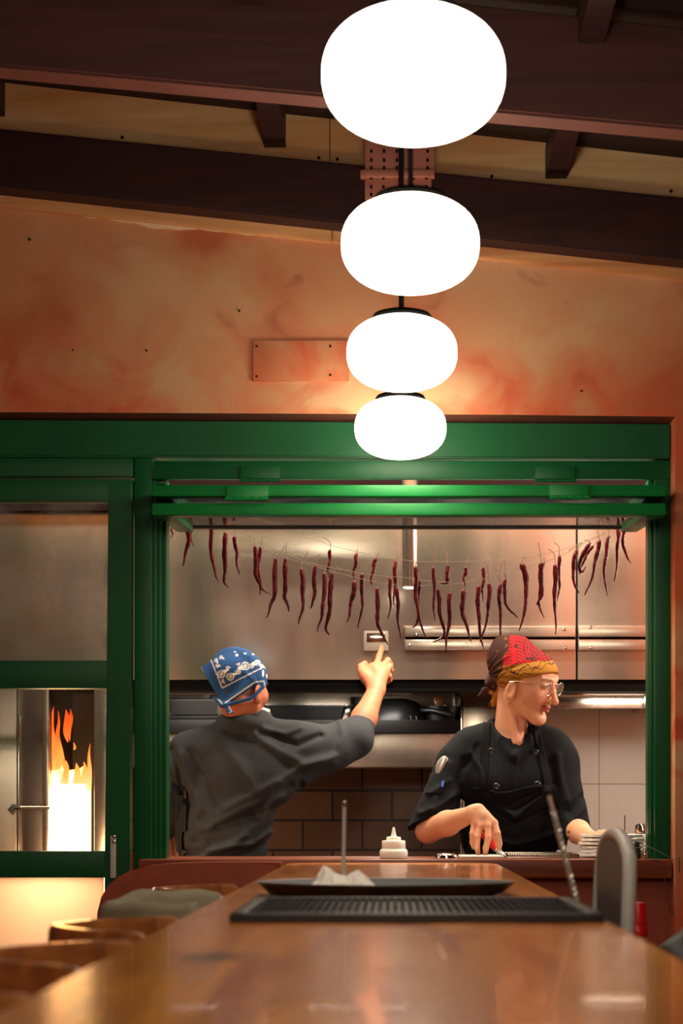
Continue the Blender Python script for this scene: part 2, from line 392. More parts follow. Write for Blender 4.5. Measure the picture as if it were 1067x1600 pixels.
# nail plate joining the beam lengths
t = thing('nail_plate', 'brick pink perforated steel joining plate behind the second globe lamp', 'bracket', tuple(P(625, 310, 4.8)))
def hole_plate(name, pxs, py0, py1, d, rows, cols):
    a = P(pxs[0], py0, d); b = P(pxs[1], py1, d)
    MB().box(a.x, b.x, d, d+.006, b.z, a.z, .002).build(name, 'rust_plate', t)
    for px in cols:
        for py in rows:
            q = P(px, py, d-.001)
            MB().box(q.x-.0035, q.x+.0035, d-.0015, d+.004, q.z-.0045, q.z+.0045).build('hole', 'hole_black', t)
hole_plate('upper_plate', (570, 679), 205, 265, 4.806, (236, 250, 262), (580, 600, 620, 668))
hole_plate('lower_plate', (570, 674), 268, 312, 4.804, (278, 292, 304), (580, 599, 646, 666))
a = P(563, 266, 4.8); b = P(679, 277, 4.8); MB().box(a.x, b.x, 4.794, 4.82, b.z, a.z, .003).build('seam_flange', 'rust_plate', t)
for px in (626.5, 641.5):
    a = P(px-2.6, 212, 4.79); b = P(px+2.6, 300, 4.79); MB().box(a.x, b.x, 4.788, 4.806, b.z, a.z, .001).build('rod', 'black_iron', t)
# screws in the plywood and blemishes of the wall
def screw(px, py, d, lb, r=.0045, g=None):
    q = P(px, py, d); m = MB(); m.lathe([(0,0),(r,0),(r,.004),(0,.005)], (0,0,0), 12)
    for v in m.bm.verts: v.co = Vector((v.co.x, -v.co.z, v.co.y)) + q
    tag(m.build('screw', 'hole_black', origin=q), lb, 'screw', g or 'screws in the plywood')
for px, py, lb in [(191, 215, 'dark screw in the plywood knot near the swirling grain'), (498, 247, 'dark screw just before the plywood joint'), (527, 249, 'dark screw just past the plywood joint'),
                   (768, 276, 'dark screw in the plywood between the pink plate and the notched rafter'), (1048, 299, 'dark screw at the far low end of the plywood')]:
    screw(px, py, 4.895, lb)
t = thing('access_panel', 'salmon painted board screwed to the plaster wall beside the globe lamps', 'panel', tuple(P(455, 597, YW)))
a = P(395, 533, YW); b = P(545, 596, YW)
MB().box(a.x, b.x, YW-.008, YW+.01, b.z, a.z, .002).build('board', 'plaster', t)
for px, py in [(401, 541), (401, 588), (516, 541), (516, 586)]:
    q = P(px, py, YW-.008); MB().box(q.x-.003, q.x+.003, q.y-.002, q.y+.004, q.z-.003, q.z+.003, .001).build('screw_head', 'hole_black', t)
for px, py, r, lb in [(46, 374, .004, 'small dark nail hole high in the plaster'), (114, 547, .0025, 'small dark nail hole low in the bare plaster'), (229, 548, .0025, 'small dark nail hole below the red plaster patch'),
                  (374, 486, .003, 'small dark nail hole above the screwed board'), (908, 611, .0025, 'small dark nail hole above the green header near the corner')]:
    screw(px, py, YW, lb, r, 'nail holes in the plaster')

tag(MB().box(-1.35, 1.35, -2.25, -.55, 2.80, 2.86, .01).build('fill_housing', 'white_paint', origin=(0, -1.4, 2.8)), 'broad unseen panel added as housing of the fill light behind the viewpoint', 'light')  # added housing for the unseen fill light
# ------------------------------------------------------------------ green joinery
YJ = 5.0
def pbox(mb, px0, px1, py0, py1, d, thick, bev=.003):
    a = P(px0, py0, d); b = P(px1, py1, d); mb.box(a.x, b.x, d, d+thick, b.z, a.z, bev); return mb
win = struct_root('window_1', (0, YJ, 1.0))
m = MB(); a0, a1, a2, a3 = P(-330, 655, YJ), P(1046, 664, YJ), P(1046, 717.5, YJ), P(-330, 714, YJ)
m.prism([(a3.x, a3.z), (a2.x, a2.z), (a1.x, a1.z), (a0.x, a0.z)], YJ-.012, YJ+.07, .004); m.build('header', 'green_paint', win)
pbox(MB(), 209.5, 237, 715, 1360, YJ, .08).build('post', 'green_paint', win)
pbox(MB(), 1023, 1048.5, 719, 1346, YJ, .08).build('post', 'green_paint', win)
pbox(MB(), 239, 1050, 720, 748.5, YJ-.004, .018).build('head_rail', 'green_paint', win)
# moulded linings: three steps on each side
for px0, px1, dd in [(237.5, 244, .012), (244.5, 252, .026), (252.5, 260, .04)]:
    pbox(MB(), px0, px1, 748, 1346, YJ+dd, .08-dd+.03, .002).build('lining', 'green_paint', win)
for px0, px1, dd in [(1016, 1023, .03), (1013, 1017, .05)]:
    pbox(MB(), px0, px1, 748, 1346, YJ+dd, .08-dd+.03, .002).build('lining', 'green_paint', win)
m = MB(); pbox(m, 237.5, 260, 748, 757, YJ+.02, .05); pbox(m, 1023, 1048, 748, 757, YJ+.02, .05); m.build('head_block', 'green_paint', win)
def sash(py0, py1, zr, label):
    # one leaf of the folded-up hatch: front rail, stiles running back, rear rail, pane
    y0, y1 = 4.85, 5.43
    a = P(237, py0, y0); b = P(1040.5, py1, y0); zt, zb = a.z, b.z; zc = (zt+zb)/2; hh = (zt-zb)/2
    s = MB().box(a.x, b.x, y0, y0+.045, zb, zt, .004).build('sash', 'green_edge', win)
    for x0, x1 in ((a.x, a.x+.05), (b.x-.05, b.x)):
        mm = MB().box(x0, x1, y0+.046, y1, -hh, hh, .003)
        for v in mm.bm.verts: v.co.z += zc+(v.co.y-y0)/(y1-y0)*(zr-zc)
        mm.build('stile', 'green_paint', s)
    mm = MB().box(a.x+.05, b.x-.05, y1-.03, y1, zr-.009, zr+.009, .002); mm.build('rear_rail', 'black_iron', s)
    mm = MB().box(a.x+.05, b.x-.05, y0+.046, y1-.03, -.002, .002)
    for v in mm.bm.verts: v.co.z += zc+(v.co.y-y0)/(y1-y0)*(zr-zc)
    mm.build('pane', 'pane_glass', s); return s
s1 = sash(757.5, 775.5, P(0, 813, 5.43).z, 'upper'); s2 = sash(786, 805, P(0, 823, 5.43).z, 'lower')
def hinge(px0, px1, py0, py1, pyk, d, parent):
    h_ = pbox(MB(), px0, px1, py0, py1, d-.009, .011, .003).build('hinge', 'green_edge' if d < 4.9 else 'green_paint', parent)
    z = P(0, pyk, d).z; x0, x1 = P(px0-1.5, 0, d).x, P(px1+1.5, 0, d).x
    k = MB(); nk = 5
    for i in range(nk):
        k.tube([(x0+(x1-x0)*(i+.04)/nk, d-.009, z), (x0+(x1-x0)*(i+.96)/nk, d-.009, z)], .006, 10)
    k.build('knuckle', 'green_edge' if d < 4.9 else 'green_paint', h_ if parent is win else parent)
hinge(375, 437, 728, 750, 751.5, YJ-.004, win); hinge(836, 899, 728, 750, 752, YJ-.004, win)
hinge(353, 419, 758, 779, 780.5, 4.85, s1); hinge(859, 920, 757, 777, 778.5, 4.85, s1)

# glazed door beside the hatch
door = struct_root('door_1', (-1.1, YJ, 0))
yd = 4.985
pbox(MB(), -330, 208, 715, 745, YJ, .08).build('door_head', 'green_paint', win)
pbox(MB(), -300, 207, 748, 782.5, yd, .05).build('rail', 'green_paint', door)
pbox(MB(), -300, 168, 1032, 1075.5, yd, .05).build('rail', 'green_paint', door)
pbox(MB(), -300, 165, 1330, 1371.5, yd, .05).build('rail', 'green_paint', door)
m = MB(); a = P(169.5, 748, yd); b = P(164, 1330, yd); c_ = P(205.5, 748, yd); d_ = P(203, 1330, yd)
zb = .12
m.prism([(P(160,0,yd).x, zb), (P(203,0,yd).x, zb), (d_.x, d_.z), (c_.x, c_.z-.001), (a.x, a.z-.001), (P(164,0,yd).x, b.z)], yd-.002, yd+.05, .003); m.build('stile', 'green_paint', door)
m = MB(); m.box(P(-300,0,yd).x, P(-262,0,yd).x, yd-.002, yd+.05, zb, P(0,748,yd).z, .003); m.build('stile', 'green_paint', door)
m = MB(); m.box(P(-262,0,yd).x, P(160,0,yd).x, yd, yd+.05, zb, .3, .003); m.build('rail', 'green_paint', door)
pbox(MB(), -262, 169, 782, 1033, yd+.02, .005, 0).build('pane', 'hazy_glass', door)
pbox(MB(), -262, 165.5, 1075, 1331, yd+.02, .005, 0).build('pane', 'pane_glass', door)
fm = mat('frosted_pane', (240,205,170), .5)
nt = fm.node_tree; tr = nt.nodes.new('ShaderNodeBsdfTranslucent'); tr.inputs[0].default_value = (.9,.80,.70,1)
mx = nt.nodes.new('ShaderNodeMixShader'); mx.inputs[0].default_value = .6
nt.links.new(nt.nodes['Principled BSDF'].outputs[0], mx.inputs[1]); nt.links.new(tr.outputs[0], mx.inputs[2]); nt.links.new(mx.outputs[0], nt.nodes['Material Output'].inputs[0])
a = P(-262, 1371, yd); b = P(160.5, 1371, yd)
MB().box(a.x, b.x, yd+.015, yd+.021, .3, a.z, .002).build('frosted_pane', 'frosted_pane', door)
st = pbox(MB(), 172, 181, 1306, 1372, yd-.008, .008, .003).build('strap', 'grey_metal', door)
for py in (1307, 1315):
    q = P(178.5, py, yd-.009); m = MB(); m.lathe([(.006,0),(.005,.003),(0,.005)], (0,0,0), 12)
    for v in m.bm.verts: v.co = Vector((v.co.x, -v.co.z, v.co.y))+q
    m.build('rivet', 'chrome', st)
# small catch in the gap between the door and the post
m = MB(); q = P(206, 1340, 4.985); m.tube([P(204.5, 1330, 4.982), P(206, 1344, 4.982), P(205.5, 1362, 4.982)], .003, 8); m.build('catch', 'chrome', door)

# ------------------------------------------------------------------ counter of the hatch
ZC = P(0, 1343, 4.95).z
t = thing('serving_counter', 'red brown timber serving counter running under the green hatch', 'counter', (-.02, 5.15, ZC-.06))
m = MB(); m.box(P(216,0,4.95).x, OPX-.003, 4.95, 5.30, ZC-.052, ZC, .005); m.build('worktop', 'counter_wood', t)
m = MB(); m.box(P(216,0,4.95).x+.05, P(1013,0,4.95).x, 5.07, 5.28, ZC-.10, ZC-.053, .002); m.build('bearer', 'counter_wood', t)

# ------------------------------------------------------------------ kitchen shell
YB = 6.7
tiles('brown_tile', (126,88,58), (100,68,45), (20,14,11), .2225, .1115, .5, .0045, .42, ox=1.0, oz=.01)
tiles('white_tile', (200,194,184), (196,190,180), (140,130,120), .62, .62, 0, .0018, .16, ox=-.153, oz=0, spec=.6, bumpy=0)
# tiled part of the back wall: brown behind the grill, large glossy white past the steel pillar
xs = P(757, 0, YB).x
S(plank('wall_back', -2.2, xs, YB, YB+.1, 0, 3.0, 'brown_tile'))
o = S(plank('wall_back_white', xs, 1.75, YB-.02, YB+.1, 0, 3.0, 'white_tile'))
S(plank('wall_kitchen_left', -2.3, -2.2, 5.1, YB+.1, 0, 3.0, 'steel_dark'))
S(plank('wall_kitchen_right', 1.75, 1.85, 5.1, YB+.1, 0, 3.0, 'white_paint'))
S(plank('ceiling_kitchen', -2.3, 1.85, 5.09, YB+.1, 2.95, 3.05, 'white_paint'))
for nm, lb, cx, cy, sx, sy in [('ceiling_luminaire', 'long white luminaire on the kitchen ceiling over the serving hatch', .2, 5.30, 1.56, .15), ('ceiling_luminaire', 'short white luminaire on the kitchen ceiling by the oven', -1.35, 5.40, .54, .15)]:
    tag(MB().box(cx-sx/2, cx+sx/2, cy-sy/2, cy+sy/2, 2.89, 2.95, .005).build(nm, 'white_paint', origin=(cx, cy, 2.44)), lb, 'light')

S(plank('wall_bulkhead', -2.2, 1.75, 5.962, 5.995, 2.14, 2.95, 'bulkhead'))
# steel backsplash and the ledge of black iron things
def pb(name, m_, px0, px1, py0, py1, d, th, parent=None, bev=.003): return pbox(MB(), px0, px1, py0, py1, d, th, bev).build(name, m_, parent)
YH = 6.0
hood = thing('extractor_hood', 'large brushed stainless extractor hood across the kitchen behind the chillies', 'hood', tuple(P(600, 1062, YH)))
zt = 2.95
def hp(px0, px1, name='panel'):
    a = P(px0, 0, YH); b = P(px1, 1062, YH); return MB().box(a.x, b.x, YH, YH+.03, b.z, zt, .002).build(name, 'steel', hood)
hp(-420, 899.5); hp(902.5, 1300)
pb('seam_strip', 'hood_edge', 898, 904, 700, 1062, YH+.01, .01, hood)
for x0, x1 in ((632, 899), (903.5, 1300)):
    r1 = pb('filter_rail', 'steel', x0, x1, 978, 995, YH-.03, .028, hood, .004); pb('filter_rail', 'steel', x0, x1, 999, 1016, YH-.022, .02, hood, .004)
    pb('slot', 'hood_edge', x0+1, x1, 995, 999, YH-.006, .005, hood, 0)
for px, py in [(882, 983), (923, 980), (884, 1012), (924, 1012), (651, 992), (640, 1008)]:
    q = P(px, py, YH-.031); m = MB(); m.lathe([(.006,0),(.005,.004),(0,.005)], (0,0,0), 12)
    for v in m.bm.verts: v.co = Vector((v.co.x, -v.co.z, v.co.y))+q
    m.build('bolt', 'chrome', hood)
pb('bottom_edge', 'hood_edge', -420, 1300, 1062, 1080, YH+.03, .12, hood)
sw = pb('switch_plate', 'switch_grey', 568, 607, 985.5, 1017.5, YH-.012, .012, hood, .0055)
pb('switch_window', 'chrome', 573, 602, 989, 1003, YH-.0135, .003, sw, .001)
zz = P(0, 1062, YH).z
MB().box(-2.1, 1.7, YH+.15, YB-.02, zz-.002, zz+.02).build('underside', 'steel_dark', hood)
for hx_ in (-.62, -.12, .86): MB().box(hx_-.19, hx_+.19, 6.20, 6.30, 1.55, zz-.002, .003).build('lamp_box', 'white_paint', hood)
tag(MB().box(1.715, 1.75, 5.0+.12, 5.0+.78+.12, 1.90, 2.0, .004).build('wall_luminaire', 'white_paint', origin=(1.73, 5.5, 1.9)), 'white luminaire on the side wall of the kitchen', 'light')
# steel lining panel at the back
spl = thing('steel_backsplash', 'brushed steel backsplash with a dark ledge above the brown tiles', 'backsplash', tuple(P(500, 1200, 6.68)))
pb('panel', 'steel', -300, 757, 1040, 1201, 6.66, .03, spl)
pb('fold', 'steel', -300, 726, 1146, 1199, 6.36, .012, spl)
a = P(-300, 1148, 6.36); b = P(722, 1141, 6.36)
MB().box(a.x, b.x, 6.36, 6.66, b.z-.01, b.z, .002).build('ledge', 'hood_edge', spl)
pb('ledge_lip', 'hood_edge', -300, 722, 1125, 1146, 6.35, .012, spl)
pil = thing('steel_pillar', 'plain steel pillar panel standing between the dark ledge and the white tiles', 'pillar', (P(740,0,6.33).x, 6.34, 0))
a = P(722, 1066, 6.33); b = P(800, 1066, 6.33)
MB().box(a.x, b.x, 6.33, 6.67, 0, a.z-.01, .003).build('panel', 'steel', pil)
MB().box(a.x-.006, a.x+.003, 6.32, 6.335, 0, a.z-.01, .001).build('edge_strip', 'chrome', pil)
# shelf with a rail over the white tiles
sh = thing('wall_shelf', 'stainless wall shelf with a tube rail over the white tiles', 'shelf', tuple(P(940, 1108, 6.4)))
a = P(845, 1090, 6.36); b = P(1006, 1107, 6.36)
MB().box(a.x, b.x, 6.36, 6.38, b.z, a.z+.003, .003).build('apron', 'steel', sh)
MB().box(a.x, P(1014,0,6.36).x, 6.38, 6.66, a.z-.004, a.z+.008, .003).build('deck', 'steel', sh)
m = MB(); m.tube([P(850, 1085.5, 6.34), P(1005, 1085.5, 6.34)], .0085, 14); m.build('rail', 'chrome', sh)
m = MB(); m.box(P(1006,0,6.35).x, P(1040,0,6.35).x, 6.34, 6.66, b.z, a.z+.02, .003); m.build('bracket', 'steel', sh)
ZS = a.z+.009
def pot(name, px, d, r, h, m_, lb, cat, n=28):
    x = (px-612)/F*d
    t = thing(name, lb, cat, (x, d, ZS)); mb = MB(); mb.lathe([(0,0),(r*.96,0),(r,.006),(r,h),(r*.98,h),(r*.96,.008),(0,.006)], (x, d, ZS), n); mb.build('body', m_, t)
    mb = MB(); mb.tube([(x-.03, d-r, ZS+h*.75), (x-.03, d-r-.02, ZS+h*.78), (x+.03, d-r-.02, ZS+h*.78), (x+.03, d-r, ZS+h*.75)], .004, 8); mb.build('handle', 'chrome', t)
pot('steel_pot', 895, 6.47, .062, .11, 'chrome', 'shiny steel pot with a side handle on the wall shelf', 'pot')
pot('steel_pot', 926, 6.58, .034, .12, 'steel', 'narrow plain steel pot on the wall shelf', 'pot')
tag(MB().box(P(948,0,6.48).x, P(977,0,6.48).x, 6.44, 6.58, ZS, ZS+.11, .004).build('white_tub', 'lid_white', origin=(P(962,0,6.5).x, 6.5, ZS)), 'square white tub on the wall shelf beside a black bag', 'tub')
x = P(1012,0,6.5).x; m = MB(); m.lathe([(0,0),(.076,0),(.083,.02),(.079,.06),(.05,.085),(0,.09)], (x, 6.5, ZS), 24)
tag(m.build('black_bowl', 'black_iron', origin=(x, 6.5, ZS)), 'upturned black bowl at the far end of the wall shelf', 'bowl')

# things on the dark ledge
ZL = P(0, 1141, 6.36).z+.001
def tray(px0, px1, d0, d1, h, z, lb, m_='black_iron', flare=.03):
    x0, x1 = P(px0,0,d0).x, P(px1,0,d0).x; cx, cy = (x0+x1)/2, (d0+d1)/2
    t = thing('roasting_tin', lb, 'tin', (cx, cy, z)); mb = MB(); bm = mb.bm
    def ring(ins, zz):
        return [bm.verts.new(v) for v in ((x0+ins, d0+ins, z+zz), (x1-ins, d0+ins, z+zz), (x1-ins, d1-ins, z+zz), (x0+ins, d1-ins, z+zz))]
    R = [ring(flare, 0), ring(.004, h), ring(0, h), ring(0, h+.005), ring(.007, h+.005), ring(flare+.004, .004)]
    bm.faces.new(R[0][::-1]); bm.faces.new(R[-1])
    for A, B in zip(R[:-1], R[1:]):
        for k in range(4): bm.faces.new((A[k], A[(k+1) % 4], B[(k+1) % 4], B[k]))
    mb.build('pan', m_, t, smooth=False)
    for sx in (x0-.012, x1+.012):
        mb = MB(); s = 1 if sx > cx else -1
        mb.tube([(sx-s*.014, cy-.04, z+h), (sx+s*.012, cy-.03, z+h+.008), (sx+s*.012, cy+.03, z+h+.008), (sx-s*.014, cy+.04, z+h)], .004, 8); mb.build('handle', m_, t)
tray(418, 539, 6.37, 6.60, .085, ZL, 'worn black roasting tin on the ledge beyond the outstretched arm', 'black_iron', .03)
tray(262, 340, 6.37, 6.6, .045, ZL, 'lowest black roasting tin of the stack behind the bandana', 'black_iron', .012)
tray(264, 343, 6.38, 6.6, .05, ZL+.055, 'middle black roasting tin of the stack behind the bandana', 'black_iron', .012)
tray(252, 322, 6.38, 6.58, .03, ZL+.112, 'topmost black roasting tin of the stack behind the bandana', 'black_iron', .012)
# wok lying upside down, with its handle
cx = P(619,0,6.48).x
t = thing('wok', 'upturned black wok with a lamp glint on its dome, beside the raised hand', 'wok', (cx, 6.48, ZL))
m = MB(); m.lathe([(0, .118), (.045,.117), (.075,.106), (.098,.08), (.108,.045), (.112,0), (.106,0)], (cx, 6.48, ZL), 40); m.build('bowl', 'black_iron', t)
m = MB(); m.tube([(cx+.085, 6.44, ZL+.075), (cx+.13, 6.405, ZL+.072), (cx+.2, 6.395, ZL+.055)], [.008,.009,.011], 10); m.build('handle', 'black_plastic', t)
for dx in (.055, .075):
    m = MB(); m.tube([(cx+dx-.004, 6.375, ZL+.05), (cx+dx, 6.372, ZL+.03), (cx+dx+.006, 6.371, ZL+.018)], .002, 6); m.build('prong', 'chrome', t)
cx = P(566,0,6.58).x
t = thing('saucepan', 'small black saucepan with a looped handle tucked behind the wok', 'pan', (cx, 6.56, ZL))
m = MB(); m.lathe([(0,0),(.038,0),(.043,.01),(.045,.13),(.042,.13),(.038,.01),(0,.008)], (cx, 6.58, ZL), 28); m.build('body', 'black_iron', t)
m = MB(); m.tube([(cx+.035, 6.555, ZL+.12), (cx+.06, 6.54, ZL+.15), (cx+.09, 6.53, ZL+.155), (cx+.11, 6.535, ZL+.135)], .006, 8); m.build('handle', 'black_plastic', t)
# slotted turner and boxes at the end of the ledge
cx = P(690,0,6.5).x
t = thing('utensil_crock', 'black crock holding dark utensils at the end of the ledge', 'crock', (cx, 6.5, ZL))
m = MB(); m.lathe([(0,0),(.068,0),(.074,.09),(.069,.09),(.06,.008),(0,.008)], (cx, 6.5, ZL), 28); m.build('jar', 'black_iron', t)
for px0, px1, py1, nm in [(688, 684, 1088, 'wooden_spoon'), (700, 700, 1100, 'ladle'), (706, 716, 1082, 'slotted_turner')]:
    a = P(px0, 1132, 6.5); b = P(px1, py1, 6.5)
    lb = {'wooden_spoon': 'dark wooden spoon standing in the black crock', 'ladle': 'short dark ladle standing in the black crock', 'slotted_turner': 'bright slotted turner standing in the black crock'}[nm]
    t2_ = thing(nm, lb, nm.split('_')[-1], tuple(a))
    m = MB(); m.tube([a, a.lerp(b, .6)], .005, 8); m.build('handle', 'chair_wood' if nm == 'wooden_spoon' else 'steel_dark', t2_)
    m = MB(); m.tube([a.lerp(b, .55), a.lerp(b, .75), a.lerp(b, .95), b], [.006,.014,.016,.004], 10)
    for v in m.bm.verts: v.co.y = 6.5+(v.co.y-6.5)*.3
    m.build('head', 'chair_wood' if nm == 'wooden_spoon' else 'steel_dark', t2_)

# spotlight tube over the pass
t = thing('spotlight_tube', 'slim chrome tube spotlight hanging in front of the hood, lit at its tip', 'spotlight', tuple(P(640, 918, 5.72)))
q = P(640, 918, 5.72); r = 11.5/2800*5.72
m = MB(); m.lathe([(r*.9,0),(r,.004),(r, .36)], (q.x, q.y, q.z), 28); m.lathe([(r*1.12,.19),(r*1.12,.35)], (q.x, q.y, q.z), 28); m.build('tube', 'steel', t)
m = MB(); m.lathe([(.004,.35),(.004,2.95-q.z)], (q.x, q.y, q.z), 10); m.build('suspension_rod', 'chrome', t)
m = MB(); m.lathe([(0,-.004),(r*.5,-.003),(r*.92,.002),(r*.9,.006)], (q.x, q.y, q.z), 24); m.build('lens', 'tube_lamp', t)
sl = bpy.data.lights.new('spot_beam', 'SPOT'); sl.energy = 7; sl.color = (1,.9,.75); sl.spot_size = 2.3; sl.spot_blend = .6; sl.shadow_soft_size = .015
so = bpy.data.objects.new('spot_beam', sl); C.objects.link(so); so.location = (q.x, q.y, q.z-.012)
# ------------------------------------------------------------------ oven behind the door
YO = 5.75
ov = thing('wood_oven', 'stainless wood oven with an open fire mouth behind the lower door pane', 'oven', tuple(P(100, 1340, YO)))
ztop = P(0, 1066, YO).z; zlo = P(0, 1335, YO).z
def ob(name, m_, px0, px1, z0, z1, d, th, bev=.003, parent=None):
    return MB().box(P(px0,0,d).x, P(px1,0,d).x, d, d+th, z0, z1, bev).build(name, m_, parent or ov)
ob('side_panel', 'steel', -360, 26, 0, ztop+.02, YO, .02)
ob('frame_edge', 'chrome', 26.5, 29.5, 0, ztop+.02, YO-.01, .03, .001)
dl = ob('inner_door', 'steel_dark', 30, 67, 0, ztop+.02, YO+.005, .02)
ob('stile', 'steel', 66.5, 76, 0, ztop+.02, YO-.012, .03)
ob('stile', 'steel', 147, 175, 0, ztop+.02, YO-.012, .03)
ob('front_base', 'steel_dark', 76, 147, 0, zlo, YO-.012, .03)
ob('lintel', 'oven_dark', 76, 147, ztop-.01, ztop+.05, YO-.012, .03)
x0, x1 = P(70,0,YO).x, P(152,0,YO).x
m = MB()
m.box(x0-.02, x0, YO+.02, YO+.5, zlo-.03, ztop+.03); m.build('chamber_cheek', 'oven_dark', ov)
m = MB(); m.box(x1, x1+.02, YO+.02, YO+.5, zlo-.03, ztop+.03); m.build('chamber_cheek', 'oven_dark', ov)
m = MB(); m.box(x0-.02, x1+.02, YO+.5, YO+.52, zlo-.03, ztop+.03); m.build('chamber_back', 'oven_dark', ov)
m = MB(); m.box(x0-.02, x1+.02, YO+.02, YO+.52, zlo-.05, zlo-.03); m.build('hearth', 'oven_dark', ov)
m = MB(); m.box(x0-.02, x1+.02, YO+.02, YO+.52, ztop+.03, ztop+.05); m.build('chamber_roof', 'oven_dark', ov)
hd = MB(); hd.tube([P(30, 1262, YO-.03), P(78, 1262, YO-.03)], .006, 10); hd = hd.build('door_bar', 'steel', ov)
g_ = MB(); g_.tube([P(31, 1261, YO-.03), P(22, 1260, YO-.035), P(15, 1268, YO-.04)], [.008,.009,.009], 10); g_.build('grip', 'black_plastic', hd)
h2 = MB(); h2.box(P(29,0,YO).x, P(35,0,YO).x, YO-.02, YO-.008, P(0,1157,YO).z, P(0,1117,YO).z, .003); h2.build('hinge', 'steel', ov)

# the fire: flame bodies that give off their own light
def flame_mat(name, ramp, s, z0, z1):
    m = bpy.data.materials.new(name); m.use_nodes = True; MATS[name] = m; nt = m.node_tree; L = nt.links.new
    nt.nodes.remove(nt.nodes['Principled BSDF']); out = nt.nodes['Material Output']
    e = nt.nodes.new('ShaderNodeEmission'); t = nt.nodes.new('ShaderNodeBsdfTransparent'); mx = nt.nodes.new('ShaderNodeMixShader')
    tc = nt.nodes.new('ShaderNodeTexCoord'); sp = nt.nodes.new('ShaderNodeSeparateXYZ'); L(tc.outputs['Object'], sp.inputs[0])
    mr = nt.nodes.new('ShaderNodeMapRange'); mr.inputs['From Min'].default_value = z0; mr.inputs['From Max'].default_value = z1; L(sp.outputs['Z'], mr.inputs[0])
    n = nt.nodes.new('ShaderNodeTexNoise'); n.inputs['Scale'].default_value = 14; n.inputs['Detail'].default_value = 4
    mp = nt.nodes.new('ShaderNodeMapping'); mp.inputs['Scale'].default_value = (2,2,.5); L(tc.outputs['Object'], mp.inputs[0]); L(mp.outputs[0], n.inputs['Vector'])
    ad = nt.nodes.new('ShaderNodeMath'); ad.operation='MULTIPLY_ADD'; ad.inputs[1].default_value=.5; L(n.outputs[0], ad.inputs[0]); L(mr.outputs[0], ad.inputs[2])
    sb = nt.nodes.new('ShaderNodeMath'); sb.operation='SUBTRACT'; sb.inputs[1].default_value=.25; L(ad.outputs[0], sb.inputs[0])
    r = nt.nodes.new('ShaderNodeValToRGB'); el = r.color_ramp.elements
    el[0].position, el[0].color = ramp[0][0], ramp[0][1]+(1,); el[1].position, el[1].color = ramp[-1][0], ramp[-1][1]+(1,)
    for p_, c_ in ramp[1:-1]: x = el.new(p_); x.color = c_+(1,)
    L(sb.outputs[0], r.inputs[0]); L(r.outputs[0], e.inputs[0]); e.inputs[1].default_value = s
    lw = nt.nodes.new('ShaderNodeLayerWeight'); lw.inputs[0].default_value = .35
    mr2 = nt.nodes.new('ShaderNodeMapRange'); mr2.inputs['From Min'].default_value=.1; mr2.inputs['From Max'].default_value=.9; mr2.inputs['To Min'].default_value=1; mr2.inputs['To Max'].default_value=0
    L(lw.outputs['Facing'], mr2.inputs[0])
    fa = nt.nodes.new('ShaderNodeMapRange'); fa.inputs['From Min'].default_value=.75; fa.inputs['From Max'].default_value=1.05; fa.inputs['To Min'].default_value=1; fa.inputs['To Max'].default_value=.25
    L(sb.outputs[0], fa.inputs[0])
    mu = nt.nodes.new('ShaderNodeMath'); mu.operation='MULTIPLY'; L(mr2.outputs[0], mu.inputs[0]); L(fa.outputs[0], mu.inputs[1])
    L(mu.outputs[0], mx.inputs[0]); L(t.outputs[0], mx.inputs[1]); L(e.outputs[0], mx.inputs[2]); L(mx.outputs[0], out.inputs[0])
zf0 = P(0,1340,YO+.1).z
fire = thing('wood_fire', 'blazing orange and white fire filling the oven mouth', 'fire', (P(107,0,YO).x, YO+.1, zf0))
hgt = P(0,1100,YO+.1).z-zf0
flame_mat('flame_core', [(0,(1,.74,.38)),(.45,(1,.70,.32)),(.75,(1,.42,.10)),(1,(1,.2,.03))], 14, 0, .30)
flame_mat('flame_tongue', [(0,(1,.55,.20)),(.3,(1,.27,.05)),(.65,(1,.10,.012)),(1,(.6,.035,.004))], 1.3, .20, hgt*1.02)
def flame(pts, rad, m_, d, fl=.5):
    mb = MB(); P0 = [P(px, py, d) for px, py in pts]; mb.tube(P0, [r_/F*d for r_ in rad], 16)
    for v in mb.bm.verts: v.co.y = d+(v.co.y-d)*fl
    mb.build('flame', m_, fire, angle=180)
def spl(pts, rad, n=6):
    # smooth the control points
    out, ro = [], []
    m = len(pts)
    for i in range(m-1):
        p0, p1, p2, p3 = pts[max(i-1,0)], pts[i], pts[i+1], pts[min(i+2,m-1)]
        for k in range(n):
            t = k/n
            f = lambda a,b,c,d: .5*((2*b)+(-a+c)*t+(2*a-5*b+4*c-d)*t*t+(-a+3*b-3*c+d)*t*t*t)
            out.append(tuple(f(*q) for q in zip(p0,p1,p2,p3))); ro.append(max(.05, f(rad[max(i-1,0)],rad[i],rad[i+1],rad[min(i+2,m-1)])))
    out.append(tuple(pts[-1])); ro.append(rad[-1]); return out, ro
df = YO+.12
core = [([(92,1345),(92,1290),(90,1235),(91,1212),(96,1196)], [17,19,19,15,1]), ([(112,1345),(112,1290),(112,1230),(113,1212),(116,1203)], [18,19,19,14,2]),
        ([(128,1345),(128,1290),(128,1230),(129,1210),(133,1196)], [14,14,14,11,1]), ([(80,1345),(80,1300),(82,1245),(84,1222),(88,1200)], [10,10,9,6,1])]
for pts, rad in core:
    a_, b_ = spl(pts, rad); flame(a_, b_, 'flame_core', df)
